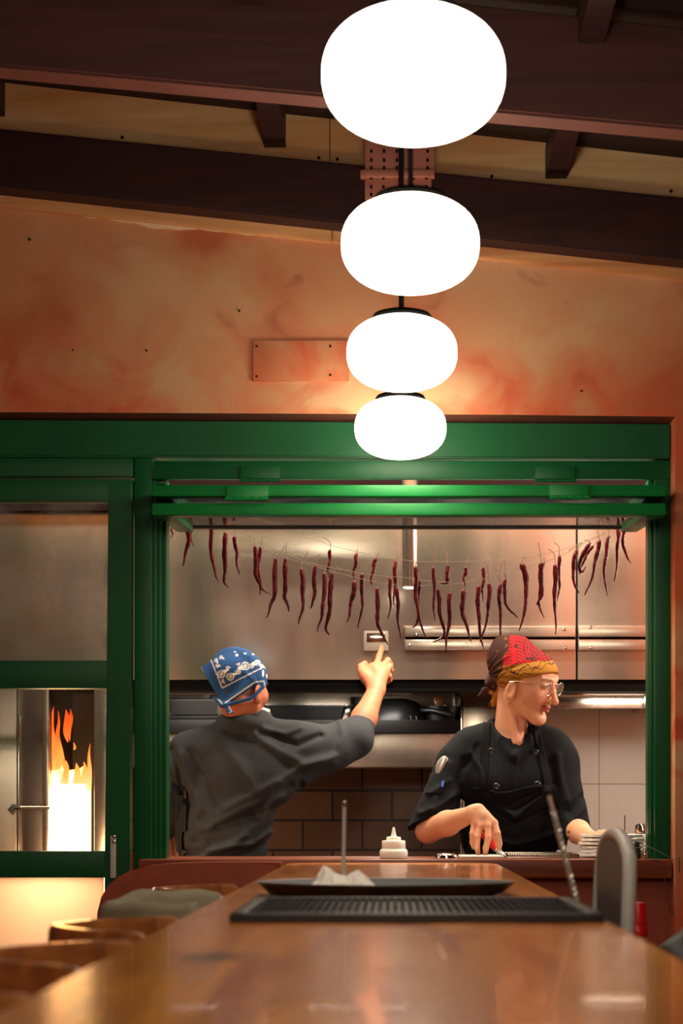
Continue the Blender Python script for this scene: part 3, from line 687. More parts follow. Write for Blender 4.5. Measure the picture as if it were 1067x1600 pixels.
tong = [([(92,1230),(88,1195),(85,1165),(81,1140),(82,1118),(84,1104)], [12,10,7,4.5,2.5,.3], .03), ([(96,1225),(97,1200),(95,1175),(90,1150),(92,1128),(91,1110)], [10,8,5,4,2.5,.3], .05),
        ([(106,1160),(103,1145),(105,1125),(103,1108)], [.6,5,6,.3], .04), ([(109,1158),(108,1140),(111,1122),(110,1107)], [.6,4,4,.3], .06),
        ([(138,1235),(140,1205),(139,1180),(141,1162)], [6,4.5,2.5,.3], .02), ([(78,1235),(76,1205),(78,1175),(77,1140)], [5,4,3,.3], .02),
        ([(100,1225),(104,1200),(103,1188)], [9,5,.4], .0), ([(120,1225),(121,1205),(119,1192)], [9,6,.4], .0), ([(130,1225),(133,1203),(131,1190)], [8,5,.4], .01),
        ([(115,1172),(117,1168),(115,1160)], [.6,2.6,.3], .02)]
for pts, rad, dd in tong:
    a_, b_ = spl(pts, rad); flame(a_, [.8*x for x in b_], 'flame_tongue', df-.03+dd)

# ------------------------------------------------------------------ pendant lamps
def lamp(loc, rz=0):
    a, b = .12, .078
    t = thing('globe_pendant', '', 'pendant lamp', (0,0,0), 'row of globe pendant lamps over the table')
    prof = []
    n = 36; ex = 2.35
    for i in range(n+1):
        th = -math.pi/2+math.pi*i/n; c_, s_ = max(0,math.cos(th)), math.sin(th)
        prof.append((a*abs(c_)**(2/ex), b*math.copysign(abs(s_)**(2/ex), s_)))
    m = MB(); m.lathe(prof, (0,0,0), 64); m.build('globe', 'globe', t, angle=180)
    m = MB(); m.lathe([(0,.087),(.05,.087),(.062,.083),(.066,.077),(.06,.0735),(0,.0735)], (0,0,0), 40); m.build('cap', 'cap_black', t)
    top = CB(loc[0])-loc[2]
    m = MB(); m.lathe([(.0045,.084),(.0045,top-.02)], (0,0,0), 12); m.build('stem', 'black_iron', t)
    m = MB(); m.lathe([(0,top-.03),(.04,top-.03),(.045,top-.02),(.045,top+.004),(0,top+.004)], (0,0,0), 28); m.build('ceiling_cup', 'black_iron', t)
    t.location = loc; return t
LB = ['glowing white globe pendant nearest the ceiling beam, largest in the row', 'second glowing globe pendant, in front of the pink steel plate', 'third glowing globe pendant, beside the screwed wall board', 'smallest glowing globe pendant, over the green header board']
for (px, py, wd), lb in zip([(646, 118, 283), (641, 382, 214), (628, 552, 172), (625.5, 669, 143)], LB):
    d = F*.24/wd; o = lamp(tuple(P(px, py, d))); o['label'] = lb
for k, d in enumerate((1.60,)):
    o = lamp((.03, d, H+.975)); o['label'] = 'globe pendant further along the row, over the near end of the table'

# ------------------------------------------------------------------ the long table
ZT = 1.0
t = thing('long_table', 'long glossy orange brown wooden table running up to the serving hatch', 'table', (0, 2.2, 0))
TW = .281
pts = [(-TW, -1.0), (TW, -1.0), (TW, 4.75)]+arc(TW-.1, 4.79, .1, 0, math.pi/2, 8)+arc(-TW+.05, 4.84, .05, math.pi/2, math.pi, 6)
m = MB(); m.slab(pts, ZT-.04, ZT, .005); m.build('tabletop', 'table_wood', t)
for y in (-.4, 2.0, 4.3):
    lg = MB(); lg.box(-.05, .05, y-.05, y+.05, .04, ZT-.08, .006); lg = lg.build('leg', 'chair_wood', t)
    f_ = MB(); f_.box(-.2, .2, y-.05, y+.05, 0, .04, .006); f_.build('foot', 'chair_wood', lg)
m = MB(); m.box(-.2, .2, -.9, 4.6, ZT-.08, ZT-.041, .004); m.build('apron', 'chair_wood', t)
# dark burn mark in the varnish
# bar mat
t = thing('bar_mat', 'black ribbed rubber bar mat lying across the table', 'mat', (.03, 2.5, ZT))
x0, x1, y0, y1 = -.208, .272, 2.29, 2.74
MB().box(x0, x1, y0, y1, ZT+.0005, ZT+.006, .002).build('base', 'black_rubber', t)
m = MB()
for (a_, b_, c_, d_) in ((x0, x1, y0, y0+.02), (x0, x1, y1-.02, y1), (x0, x0+.02, y0, y1), (x1-.02, x1, y0, y1)): m.box(a_, b_, c_, d_, ZT+.004, ZT+.012, .002)
m.build('rim', 'black_rubber', t)
m = MB()
for i in range(40):
    for j in range(20):
        x = x0+.03+(x1-x0-.06)*i/39; y = y0+.03+(y1-y0-.06)*j/19
        r = bmesh.ops.create_cone(m.bm, cap_ends=True, segments=6, radius1=.0042, radius2=.0032, depth=.006)
        for v in r['verts']: v.co += Vector((x, y, ZT+.0085))
o = m.build('nubs', 'black_rubber', t); o['kind'] = 'stuff'
# oval tray
cx, cy = P(603,0,3.05).x, 3.05
t = thing('oval_tray', 'shallow black oval serving tray behind the bar mat', 'tray', (cx, cy, ZT))
m = MB(); m.lathe([(0,.0006),(.185,.0006),(.2,.004),(.216,.019),(.220,.021),(.2195,.023),(.213,.021),(.198,.008),(.18,.005),(0,.005)], (cx, cy, ZT), 64, sx=1, sy=.72); m.build('dish', 'black_plastic', t)
# crumpled paper napkin
bm_ = MB(); nx, ny = 13, 7; rr = random.Random(12); grid = []
q = P(537, 1393, 3.02)
sil = [(480,0), (487,10), (497,20), (505,38), (517,31), (530,22), (541,20), (552,29), (563,27), (575,15), (586,6), (592,0)]
for j in range(ny+1):
    row = []
    for i in range(nx+1):
        u, v = i/nx, j/ny
        px_ = 480+112*u; h_ = np.interp(px_, [s_[0] for s_ in sil], [s_[1] for s_ in sil])/F*3.03
        hv = max(0, 1-abs(v-.5-.12*math.sin(5*u))*2.1)
        z = h_*hv*1.08+(.004*rr.random() if 0 < i < nx and 0 < j < ny else 0)
        x = (px_-612)/F*3.03+rr.uniform(-.003,.003); y = 2.985+.10*v+rr.uniform(-.006,.006)
        row.append(bm_.bm.verts.new((x, y, ZT+.0072+z)))
    grid.append(row)
for j in range(ny):
    for i in range(nx):
        a_, b_, c_, d_ = grid[j][i], grid[j][i+1], grid[j+1][i+1], grid[j+1][i]
        if (i+j) % 2: bm_.bm.faces.new((a_, b_, c_)); bm_.bm.faces.new((a_, c_, d_))
        else: bm_.bm.faces.new((a_, b_, d_)); bm_.bm.faces.new((b_, c_, d_))
ret = bmesh.ops.extrude_face_region(bm_.bm, geom=bm_.bm.faces[:])
for v in [g for g in ret['geom'] if isinstance(g, bmesh.types.BMVert)]: v.co.z += .0015
tag(bm_.build('paper_napkin', 'napkin', origin=(q.x, 3.03, ZT+.007), smooth=False), 'crumpled white paper napkin on the black tray', 'napkin')
# thin rod standing at the napkin
a = P(536, 1397, 3.1); b = P(538, 1256, 3.1)
t = thing('metal_skewer', 'thin upright metal skewer rising behind the napkin', 'skewer', (a.x, a.y, ZT))
m = MB(); m.tube([(a.x, a.y, ZT+.006), b], [.0035, .0035], 10); m.build('rod', 'grey_metal', t)
m = MB(); m.lathe([(0,-.006),(.004,-.005),(.0048,0),(.004,.005),(0,.006)], tuple(b), 12); m.build('tip', 'steel', t)
# twisted bar spoon leaning on the mat's edge
a = P(904, 1421, 2.72); b = P(858, 1243, 2.72)
t = thing('bar_spoon', 'twisted steel bar spoon leaning upward beyond the bar mat', 'spoon', tuple(a))
nn = 150; axis = (b-a); e1 = Vector((axis.z, 0, -axis.x)).normalized(); e2 = Vector((0,1,0))
for ph in (0, math.pi):
    m = MB(); m.tube([a+axis*(i/nn)+(e1*math.cos(ph+i*.42)+e2*math.sin(ph+i*.42))*.0026 for i in range(int(nn*.86))], .0026, 7); m.build('twisted_stem', 'spoon_steel', t)
m = MB(); m.tube([a+axis*.83, b], [.0034, .004], 12); m.build('handle_end', 'spoon_steel', t)

# ------------------------------------------------------------------ chairs along the table
def bar_chair():
    t = thing('wooden_bar_chair', '', 'chair', (0,0,0), 'curved wooden chairs along the table')
    R = .175; cxx = .0
    # back: bent board round the sitter, open towards +x ; root at floor under the seat centre
    m = MB(); n = 28; rings = []
    for i in range(n+1):
        th = math.pi*.5+.0+(math.pi)*i/n
        th = math.radians(82)+math.radians(196)*i/n
        e = abs(i/n-.5)*2
        tp = .988-(.045*max(0,(e-.82)/.18)**2); bt = .86+.05*max(0,(e-.75)/.25)**2
        cs, sn = math.cos(th), math.sin(th); ro, ri = R+.012, R-.012
        sec = [(ro, bt), (ro+.004, (bt+tp)/2), (ro, tp-.008), (R+.006, tp), (R-.006, tp), (ri, tp-.008), (ri+.003, (bt+tp)/2), (ri, bt)]
        q_ = 1-.10*abs(math.sin(2*th)); rings.append([m.bm.verts.new((r*cs*.90*q_, r*sn*q_*1.05, z)) for r, z in sec])
    for a_, b_ in zip(rings[:-1], rings[1:]):
        for k in range(8): m.bm.faces.new((a_[k], a_[(k+1) % 8], b_[(k+1) % 8], b_[k]))
    m.bm.faces.new(rings[0][::-1]); m.bm.faces.new(rings[-1]); m.build('backrest', 'chair_wood', t)
    m = MB(); m.slab([(x*.95+.02, y) for x, y in arc(0,0,.19,0,2*math.pi,28)[:-1]], .685, .72, .008); m.build('seat', 'chair_wood', t)
    for sy in (-1, 1):
        m = MB(); m.tube([(-.13, sy*.115, .875), (-.12, sy*.115, .7), (-.16, sy*.16, 0)], [.011,.016,.013], 10); m.build('leg', 'chair_wood', t)
        m = MB(); m.tube([(.14, sy*.12, .69), (.17, sy*.15, 0)], [.016,.013], 10); m.build('leg', 'chair_wood', t)
    m = MB(); m.tube([(-.147, -.145, .22), (-.147, .145, .22)], .009, 8); m.tube([(.16, -.14, .25), (.16, .14, .25)], .009, 8); m.build('stretcher', 'chair_wood', t)
    return t
CH = [(-.318, 3.62, 'curved wooden chair back closest to the serving hatch, beyond the draped garment'), (-.315, 3.03, 'curved wooden chair back with the olive garment draped over it'),
      (-.305, 2.47, 'curved wooden chair back just this side of the draped garment'), (-.302, 1.985, 'curved wooden chair back beneath the glowing frosted pane'), (-.30, 1.36, 'curved wooden chair back in the near corner, cut by the frame')]
c0 = bar_chair()
for i, (x, y, lb) in enumerate(CH):
    if i == 0: c0.location = (x, y, 0); c0['label'] = lb
    else: clone(c0, (x, y, 0), 0, lb)
# garment over the second chair
m = MB(); n = 40; rings = []; rr = random.Random(9)
for i in range(n+1):
    f_ = i/n; th = math.radians(88)+math.radians(184)*f_; R = .175
    wob = .0035*math.sin(i*.62)+.0012*rr.random()
    top = .994+.010*math.sin(f_*7)+wob+.012*math.exp(-((f_-.72)/.08)**2)
    hang = .80-.05*math.sin(f_*5+1)
    cs, sn = math.cos(th), math.sin(th)
    sec = [(R+.030+wob, hang), (R+.026+wob*2, .91), (R+.02, top-.012), (R+.006, top), (R-.008, top-.001), (R-.02, top-.014), (R-.024, .93), (R-.026, .88), (R-.016, .88), (R+.016, .985), (R+.022, hang)]
    sec = [(R+.032+wob*2, hang), (R+.03+wob*2, .91), (R+.024, top-.012), (R+.01, top), (R-.01, top-.001), (R-.022, top-.014), (R-.026-wob, .93), (R-.026, .86), (R-.0145, .86), (R-.0145, top-.016), (R+.0165, top-.016), (R+.0165, hang)]
    q_ = 1-.10*abs(math.sin(2*th)); rings.append([m.bm.verts.new((r*cs*.90*q_-.315, r*sn*1.05*q_+3.03, z)) for r, z in sec])
K = len(rings[0])
for a_, b_ in zip(rings[:-1], rings[1:]):
    for k in range(K): m.bm.faces.new((a_[k], a_[(k+1) % K], b_[(k+1) % K], b_[k]))
m.bm.faces.new(rings[0][::-1]); m.bm.faces.new(rings[-1])
tag(m.build('draped_garment', 'olive_cloth', origin=(-.35, 3.03, .9), angle=180), 'olive grey garment draped over a wooden chair back', 'garment')
# grey metal chair on the other side
t = thing('grey_chair', 'grey metal chair with a hooped back across the table from the wooden chairs', 'chair', (.52, 3.02, 0))
xh = .372
ya, yb = 2.83, 3.23; zt_ = H-.040
hoop = [(xh-.005, ya, .55), (xh-.004, ya, .80), (xh, ya, zt_-.16), (xh+.004, ya+.003, zt_-.07)]
for i in range(1, 8):
    th = math.pi-math.pi*i/8; hoop.append((xh+.006, (ya+yb)/2+math.cos(th)*(yb-ya)/2*1.0, zt_-.07+.07*math.sin(th)**.8))
hoop += [(xh+.004, yb-.003, zt_-.07), (xh, yb, zt_-.16), (xh-.004, yb, .80), (xh-.005, yb, .55)]
m = MB(); m.tube(hoop, .0115, 14); m.build('hoop', 'grey_metal', t)
m = MB(); pts = [(ya+.012, zt_-.155), (yb-.012, zt_-.155)]+[((ya+yb)/2+math.cos(math.pi*i/10)*(yb-ya-.02)/2, zt_-.075+.065*math.sin(math.pi*i/10)**.8) for i in range(11)]
a_ = [m.bm.verts.new((xh-.004, y, z)) for y, z in pts]; b_ = [m.bm.verts.new((xh+.006, y, z)) for y, z in pts]
m.bm.faces.new(a_); m.bm.faces.new(b_[::-1])
for i in range(len(pts)): m.bm.faces.new((a_[i], b_[i], b_[(i+1) % len(pts)], a_[(i+1) % len(pts)]))
m.build('back_panel', 'grey_panel', t)
m = MB(); m.box(xh-.02, xh+.34, ya+.0, yb-.0, .53, .56, .012); m.build('seat', 'grey_panel', t)
for x in (xh, xh+.32):
    for y in (ya+.02, yb-.02):
        m = MB(); m.tube([(x, y, .54), (x+(.03 if x > .5 else -.02), y, 0)], [.013,.010], 10); m.build('leg', 'grey_metal', t)

# rounded red-brown bench back beside the counter
t = thing('banquette', 'red brown leather banquette with a rounded back standing below the hatch', 'bench', (-.5, 4.55, 0))
db = 4.62
pts = [(150,1445),(151,1425),(157,1402),(168,1384),(184,1370),(204,1360),(230,1353.5),(265,1349.5),(310,1348),(360,1347.5),(410,1347.5),(438,1348)]
pp = [P(px, py, db) for px, py in pts]
m = MB(); m.prism([(pp[0].x, .12)]+[(p.x, p.z) for p in pp]+[(pp[-1].x, .12)], db, db+.10, .012); m.build('backrest', 'red_leather', t)
m = MB(); m.box(pp[0].x+.01, -.33, db-.3, db-.001, .40, .58, .03, seg=3); m.build('seat', 'red_leather', t)
m = MB(); m.box(pp[0].x+.03, pp[-1].x-.02, db-.26, db+.08, 0, .118, .004); m.build('plinth', 'black_iron', t)

# side table, bottle with a red cap and a black bag on it
t = thing('side_table', 'small side table partly hidden behind the long table edge', 'table', (.62, 3.3, 0))
m = MB(); m.box(.42, .92, 3.34, 3.86, .71, .74, .006); m.build('top', 'chair_wood', t)
for x in (.46, .88):
    for y in (3.38, 3.82): m = MB(); m.box(x-.02, x+.02, y-.02, y+.02, 0, .709, .003); m.build('leg', 'chair_wood', t)
q = P(996, 1410, 3.5); zb = .7405
t = thing('sauce_bottle', 'clear bottle with a red flip-spout cap standing past the table edge', 'bottle', (q.x, 3.5, zb))
hz = q.z-zb; s_ = .0178
m = MB(); m.lathe([(0,0),(.03,0),(.033,.006),(.033,hz-.15),(.028,hz-.115),(.0185,hz-.085),(.0175,hz-.06),(.0145,hz-.06),(.015,hz-.085),(.029,.006),(0,.005)], (q.x, 3.5, zb), 28); m.build('glass', 'clear_glass', t)
cp = MB(); cp.lathe([(.0195,hz-.066),(.020,hz-.064),(.020,hz-.048),(.0175,hz-.045),(.0175,hz-.043),(.0185,hz-.042),(.0165,hz-.006),(.0145,hz),(0,hz+.001)], (q.x, 3.5, zb), 28); cp = cp.build('cap', 'red_plastic', t)
m = MB(); m.tube([(q.x-.012, 3.5, q.z-.010), (q.x-.022, 3.498, q.z-.009)], [.006,.0045], 10); m.build('spout', 'red_plastic', cp)
q = P(1080, 1460, 3.3)
m = MB(); r = bmesh.ops.create_uvsphere(m.bm, u_segments=40, v_segments=24, radius=1)
for v in m.bm.verts:
    c = v.co.copy(); nz = .10*math.sin(6*c.x+2*c.z)+.07*math.sin(9*c.y+4*c.x)
    v.co = Vector((q.x+.058+c.x*.105*(1+nz*.5), 3.47+c.y*.10*(1+nz*.6), .7405+.10+(c.z*(.098 if c.z < 0 else .098+.03*c.x+.02*nz))))
tag(m.build('black_bag', 'bag_leather', origin=(q.x+.058, 3.47, .741), angle=180), 'black leather bag slumped beside the red capped bottle', 'bag')

# ------------------------------------------------------------------ things on the serving counter
Z1 = ZC+.0008
q = P(615, 1342, 5.06)
t = thing('squeeze_bottle', 'cream squeeze bottle with a pointed nozzle on the counter', 'bottle', (q.x, 5.06, Z1))
k = 1/F*5.06
m = MB(); m.lathe([(0,0),(21*k,0),(22*k,2*k),(22*k,10*k),(21*k,13*k),(18*k,15*k),(0,15*k)], (q.x, 5.06, Z1), 32); m.build('body', 'squeeze_plastic', t)
cp = MB(); cp.lathe([(17.8*k,14*k),(18.4*k,15*k),(18.4*k,26*k),(17.5*k,27.5*k),(11.5*k,28*k),(11*k,33*k),(4.4*k,34*k),(1.6*k,48*k),(0,48.5*k)], (q.x, 5.06, Z1), 32); cp.build('cap', 'squeeze_plastic', t)
q = P(698, 1342, 5.08)
t = thing('tin_lid', 'flat round steel lid lying on the counter by the cook', 'lid', (q.x, 5.08, Z1))
m = MB(); m.lathe([(0,.014),(.020,.0135),(.028,.011),(.0325,.006),(.033,0),(0,0)], (q.x, 5.08, Z1), 32); m.build('disc', 'chrome', t)
x0, x1 = P(718,0,5.1).x, P(786,0,5.1).x
tag(MB().box(x0, x1, 5.06, 5.25, Z1, Z1+.006, .002).build('cutting_board', 'lid_white', origin=((x0+x1)/2, 5.15, Z1)), 'thin white cutting board under the gripping hand', 'board')
x0, x1 = P(790,0,5.1).x, P(903,0,5.1).x
t = thing('steel_tray', 'low steel tray with a perforated rim before the apron', 'tray', ((x0+x1)/2, 5.17, Z1))
m = MB(); m.box(x0, x1, 5.07, 5.28, Z1, Z1+.003, .001); m.build('base', 'steel', t)
m = MB()
for (a_, b_, c_, d_) in ((x0, x1, 5.07, 5.074), (x0, x1, 5.276, 5.28), (x0, x0+.004, 5.07, 5.28), (x1-.004, x1, 5.07, 5.28)): m.box(a_, b_, c_, d_, Z1+.003, Z1+.012, .001)
m.build('rim', 'steel', t)
m = MB()
for i in range(30): m.box(x0+.004+(x1-x0-.008)*i/29-.001, x0+.004+(x1-x0-.008)*i/29+.001, 5.068, 5.07, Z1+.004, Z1+.011)
o = m.build('rim_slots', 'hole_black', t); o['kind'] = 'stuff'
# stack of plates: each one its own
cx = P(959, 0, 5.17).x; R = 54.5/F*5.17
npl = 6; hh = (P(0,1304,5.12).z-Z1)/npl
plb = ['lowest', 'second', 'third', 'fourth', 'fifth', 'topmost']
for i in range(npl):
    m = MB(); z = Z1+i*hh+.0003; rj = R*(1-.012*((i*7) % 3))
    m.lathe([(0,0),(rj*.62,0),(rj*.66,.002),(rj*.97,hh*.30),(rj,hh*.36),(rj,hh*.97),(rj*.98,hh*1.0),(rj*.93,hh*.8),(rj*.6,.003),(0,.0025)], (cx+.002*((i*5) % 3-1), 5.17, z), 56)
    tag(m.build('side_plate', 'white_ceramic', origin=(cx, 5.17, z)), ('white side plate, %s of the stack on the counter' % (plb[i] if i in (0, npl-1) else plb[i]+' from the bottom')), 'plate', 'stack of white side plates')
# pepper mill behind the plates, needle, black clip, cable
x = P(1004, 0, 5.29).x; t = thing('pepper_shaker', 'chrome topped shaker behind the plates beside the green jamb', 'shaker', (x, 5.285, Z1))
zt_ = P(0,1287,5.28).z-Z1
m = MB(); m.lathe([(0,0),(.016,0),(.017,.004),(.017,zt_-.03),(.019,zt_-.03),(.0235,zt_-.027)], (x, 5.28, Z1), 28); m.build('body', 'clear_glass', t)
m = MB(); m.lathe([(.0235,zt_-.027),(.0235,zt_-.006),(.02,zt_),(0,zt_+.001),], (x, 5.28, Z1), 28); m.lathe([(.017,zt_-.04),(.028,zt_-.034),(.017,zt_-.029)], (x,5.28,Z1), 28); m.build('cap', 'chrome', t)
a = P(976, 1340, 5.275); b = P(976, 1274, 5.275); m = MB(); m.tube([(a.x, a.y, Z1), b], .0016, 6)
tag(m.build('ticket_spike', 'black_iron', origin=(a.x, a.y, Z1)), 'thin dark ticket spike upright behind the plates', 'spike')
q = P(995, 1340, 5.0); t = thing('black_lighter', 'small black lighter standing before the plates', 'lighter', (q.x, 5.0, Z1))
m = MB(); m.box(q.x-.010, q.x+.010, 4.992, 5.012, Z1, Z1+.034, .003); m.build('body', 'black_plastic', t)
m = MB(); m.box(q.x-.006, q.x+.007, 4.995, 5.009, Z1+.034, Z1+.048, .002); m.build('head', 'black_plastic', t)
q = P(984, 1341, 4.99); m = MB(); m.tube([(q.x-.014, 4.975, Z1+.004), (q.x+.012, 4.98, Z1+.004)], .0038, 10); tag(m.build('blue_pen', 'blue_plastic', origin=(q.x, 4.98, Z1)), 'blue pen lying before the stack of plates', 'pen')
q = P(1007, 1337, 4.99); m = MB(); m.lathe([(0,0),(.006,.001),(.0095,.008),(.0085,.016),(.005,.022),(.004,.03),(0,.031)], (q.x, 4.985, Z1), 18); tag(m.build('small_bulb', 'chrome', origin=(q.x, 4.985, Z1)), 'small silver bulb on the counter by the jamb', 'bulb')
cab = [P(989,1318,4.985), P(994,1325,4.98), P(1008,1322,4.97), P(1018,1325,4.96), P(1035,1334,4.95), P(1052,1344,4.945)]
def smooth3(pts, n=6):
    out = []
    for i in range(len(pts)-1):
        p0, p1, p2, p3 = pts[max(i-1,0)], pts[i], pts[i+1], pts[min(i+2,len(pts)-1)]
        for k in range(n):
            t_ = k/n; out.append(.5*((2*p1)+(p2-p0)*t_+(2*p0-5*p1+4*p2-p3)*t_*t_+(3*p1-p0-3*p2+p3)*t_**3))
    return out+[pts[-1]]
m = MB(); m.tube(smooth3(cab), .0014, 6); tag(m.build('thin_cable', 'cable_grey', origin=cab[0]), 'thin grey cable trailing from the lighter to the wall corner', 'cable', )
cab = [P(1012,1344,4.947), P(1032,1345,4.944), P(1037,1360,4.94), P(1041,1395,4.94), P(1048,1425,4.94), P(1055,1420,4.94), P(1060,1385,4.93), P(1061,1340,4.91)]
m = MB(); m.tube(smooth3(cab), .0012, 6); tag(m.build('hanging_wire', 'cable_grey', origin=cab[0]), 'thin loop of wire hanging below the counter end', 'wire')

# ------------------------------------------------------------------ chillies on twine
A7 = lambda x, y: (230+x/2.481, 680+y/2.481)
A8 = lambda x, y: (620+x/2.387, 680+y/2.387)
DF, DB = 5.50, 5.62
front = [A7(90,245), A7(160,268), A7(310,378), A7(400,412), A7(500,462), A7(620,500), A7(760,540), A7(900,572), A7(1010,585), A8(120,560), A8(200,556), A8(300,541), A8(450,500), A8(590,460), A8(700,402), A8(820,350), A8(905,322)]
back = [A7(310,370), A7(450,425), A7(620,492), A7(760,522), A7(900,545), A7(1000,552), A8(100,542), A8(200,550)]
back2 = [A7(400,412), A7(560,396), A7(640,402), A7(730,432), A7(900,470), A7(1010,486), A8(100,472), A8(300,470), A8(480,455), A8(600,432), A8(700,395), A8(820,350)]
TWP = []
def PT(pts, d): return [P(x, y, DF if d == DB and i in (0, len(pts)-1) else d) for i, (x, y) in enumerate(pts)]
for nm, pts, d, lb in [('twine', front, DF, 'long front length of twine strung with most of the chillies'), ('twine', back, 5.53, 'second length of twine twisted beside the front one'), ('twine', back2, DB, 'highest back length of twine sagging over the hood')]:
    TWP += smooth3(PT(pts, d), 12)
    m = MB(); m.tube(smooth3(PT(pts, d)), .0008, 6); tag(m.build(nm, 'twine', origin=P(*pts[0], d)), lb, 'twine', 'twine for the chillies')
# (map, stem points, body points, max half width in zoom px, depth)
CHL = [
 (A7, [(96,330),(96,345)], [(97,345),(96,370),(95,398)], 6, 0), (A7, [(152,268),(156,300)], [(156,300),(160,380),(152,450),(136,508)], 13, 0), (A7, [(160,270),(163,310)], [(164,310),(168,380),(178,432)], 9, 1),
 (A7, [(243,300),(246,325)], [(246,325),(248,430),(258,520),(278,566)], 10, 0), (A7, [(305,330),(303,372)], [(302,374),(302,480),(299,560),(315,592)], 12, 0), (A7, [(341,340),(338,385)], [(338,390),(346,470),(355,540)], 9, 0),
 (A7, [(412,395),(418,425)], [(419,428),(420,520),(434,580),(441,618)], 11, 0), (A7, [(445,390),(440,430)], [(439,432),(430,520),(440,585),(473,616)], 11, 0), (A7, [(532,428),(518,455),(502,470)], [(498,474),(494,600),(480,660),(460,710)], 12, 0),
 (A7, [(539,414),(537,470)], [(536,475),(534,600),(540,650),(553,684)], 12, 0), (A7, [(621,456),(606,480),(598,510)], [(597,514),(605,610),(600,680),(586,734)], 11, 0), (A7, [(673,460),(658,470),(652,500)], [(651,503),(648,590),(645,640),(630,673)], 11, 0),
 (A7, [(682,396),(708,415),(711,440)], [(709,444),(704,500),(700,552)], 9, 2), (A7, [(700,500),(690,525)], [(685,532),(684,650),(672,710),(661,762)], 10, 0), (A7, [(747,524),(735,512),(724,530)], [(715,536),(711,640),(695,740),(704,776)], 13, 0),
 (A7, [(815,440),(813,455)], [(813,458),(804,510),(798,558)], 9, 2), (A7, [(812,540),(806,560)], [(804,564),(792,650),(775,724)], 12, 0), (A7, [(833,500),(831,530)], [(831,534),(834,640),(818,748)], 10, 0),
 (A7, [(897,455),(889,472)], [(887,476),(873,530),(868,582)], 9, 2), (A7, [(895,518),(894,585)], [(893,590),(893,690),(903,760),(936,812)], 12, 0), (A7, [(944,540),(941,552)], [(940,554),(943,630),(936,714)], 9, 0),
 (A7, [(970,447),(963,482)], [(963,486),(960,580),(956,662)], 10, 2), (A7, [(967,575),(967,590)], [(968,592),(972,690),(980,788)], 10, 0),
 (A8, [(73,470),(70,485)], [(69,488),(72,580),(80,670),(116,768)], 11, 0), (A8, [(100,512),(88,530)], [(86,540),(80,640),(74,705),(52,716)], 9, 0), (A8, [(124,398),(136,430),(137,485)], [(138,490),(139,600),(139,691)], 9, 0),
 (A8, [(162,513),(154,525),(154,570)], [(154,574),(160,650),(175,740),(137,774)], 11, 0), (A8, [(182,420),(188,450),(188,480)], [(189,484),(188,545),(163,552)], 11, 2), (A8, [(202,518),(203,580)], [(198,586),(194,700),(180,814)], 12, 0),
 (A8, [(267,450),(262,486)], [(259,490),(252,530),(250,566)], 9, 2), (A8, [(250,555),(247,575)], [(246,576),(250,680),(279,770)], 13, 0), (A8, [(311,530),(307,558)], [(306,560),(304,680),(323,798)], 12, 0),
 (A8, [(326,470),(323,490)], [(324,492),(322,560),(318,620)], 9, 2), (A8, [(339,478),(341,548)], [(343,552),(342,650),(312,770)], 11, 0), (A8, [(395,470),(386,500),(386,548)], [(386,552),(384,650),(393,790)], 11, 0),
 (A8, [(402,470),(406,530)], [(405,534),(404,620),(448,682)], 10, 1), (A8, [(478,452),(466,470)], [(464,476),(485,580),(458,730)], 14, 0), (A8, [(528,399),(534,440),(538,468)], [(536,474),(540,580),(524,634)], 13, 0),
 (A8, [(548,455),(550,470)], [(548,474),(530,600),(546,682)], 9, 1), (A8, [(564,425),(585,440),(591,478)], [(590,482),(590,600),(592,743)], 13, 0), (A8, [(587,400),(604,415),(606,442)], [(605,446),(606,540),(600,620)], 9, 1),
 (A8, [(640,430),(690,402)], [(672,425),(656,520),(678,590)], 11, 0), (A8, [(700,390),(716,396)], [(722,402),(690,450),(684,510),(708,490)], 11, 0), (A8, [(748,350),(754,385)], [(755,390),(738,490),(703,597)], 11, 0),
 (A8, [(752,395),(740,405)], [(732,412),(700,460),(680,520)], 9, 1), (A8, [(789,310),(791,372)], [(791,376),(775,480),(782,600)], 11, 0), (A8, [(824,300),(824,345)], [(824,348),(824,430),(812,545)], 10, 0), (A8, [(848,290),(852,330)], [(853,334),(845,420),(874,478)], 9, 0),
 (A8, [(756,280),(756,294)], [(756,296),(757,312),(755,330)], 7, 1),
]
ordn = ['first','second','third','fourth','fifth','sixth','seventh','eighth','ninth','tenth','eleventh','twelfth','thirteenth','fourteenth','fifteenth','sixteenth','seventeenth','eighteenth','nineteenth']
tens = {20:'twentieth',30:'thirtieth',40:'fortieth'}; tn = {2:'twenty',3:'thirty',4:'forty'}
def ordinal(i):
    if i < 20: return ordn[i-1]
    return tens[i] if i % 10 == 0 else tn[i//10]+'-'+ordn[i % 10-1]
info = []
for c in CHL:
    mp = c[0]; info.append(min(mp(*p)[0] for p in c[2]))
order = sorted(range(len(CHL)), key=lambda i: CHL[i][0](*CHL[i][2][0])[0])
rank = {i: k+1 for k, i in enumerate(order)}
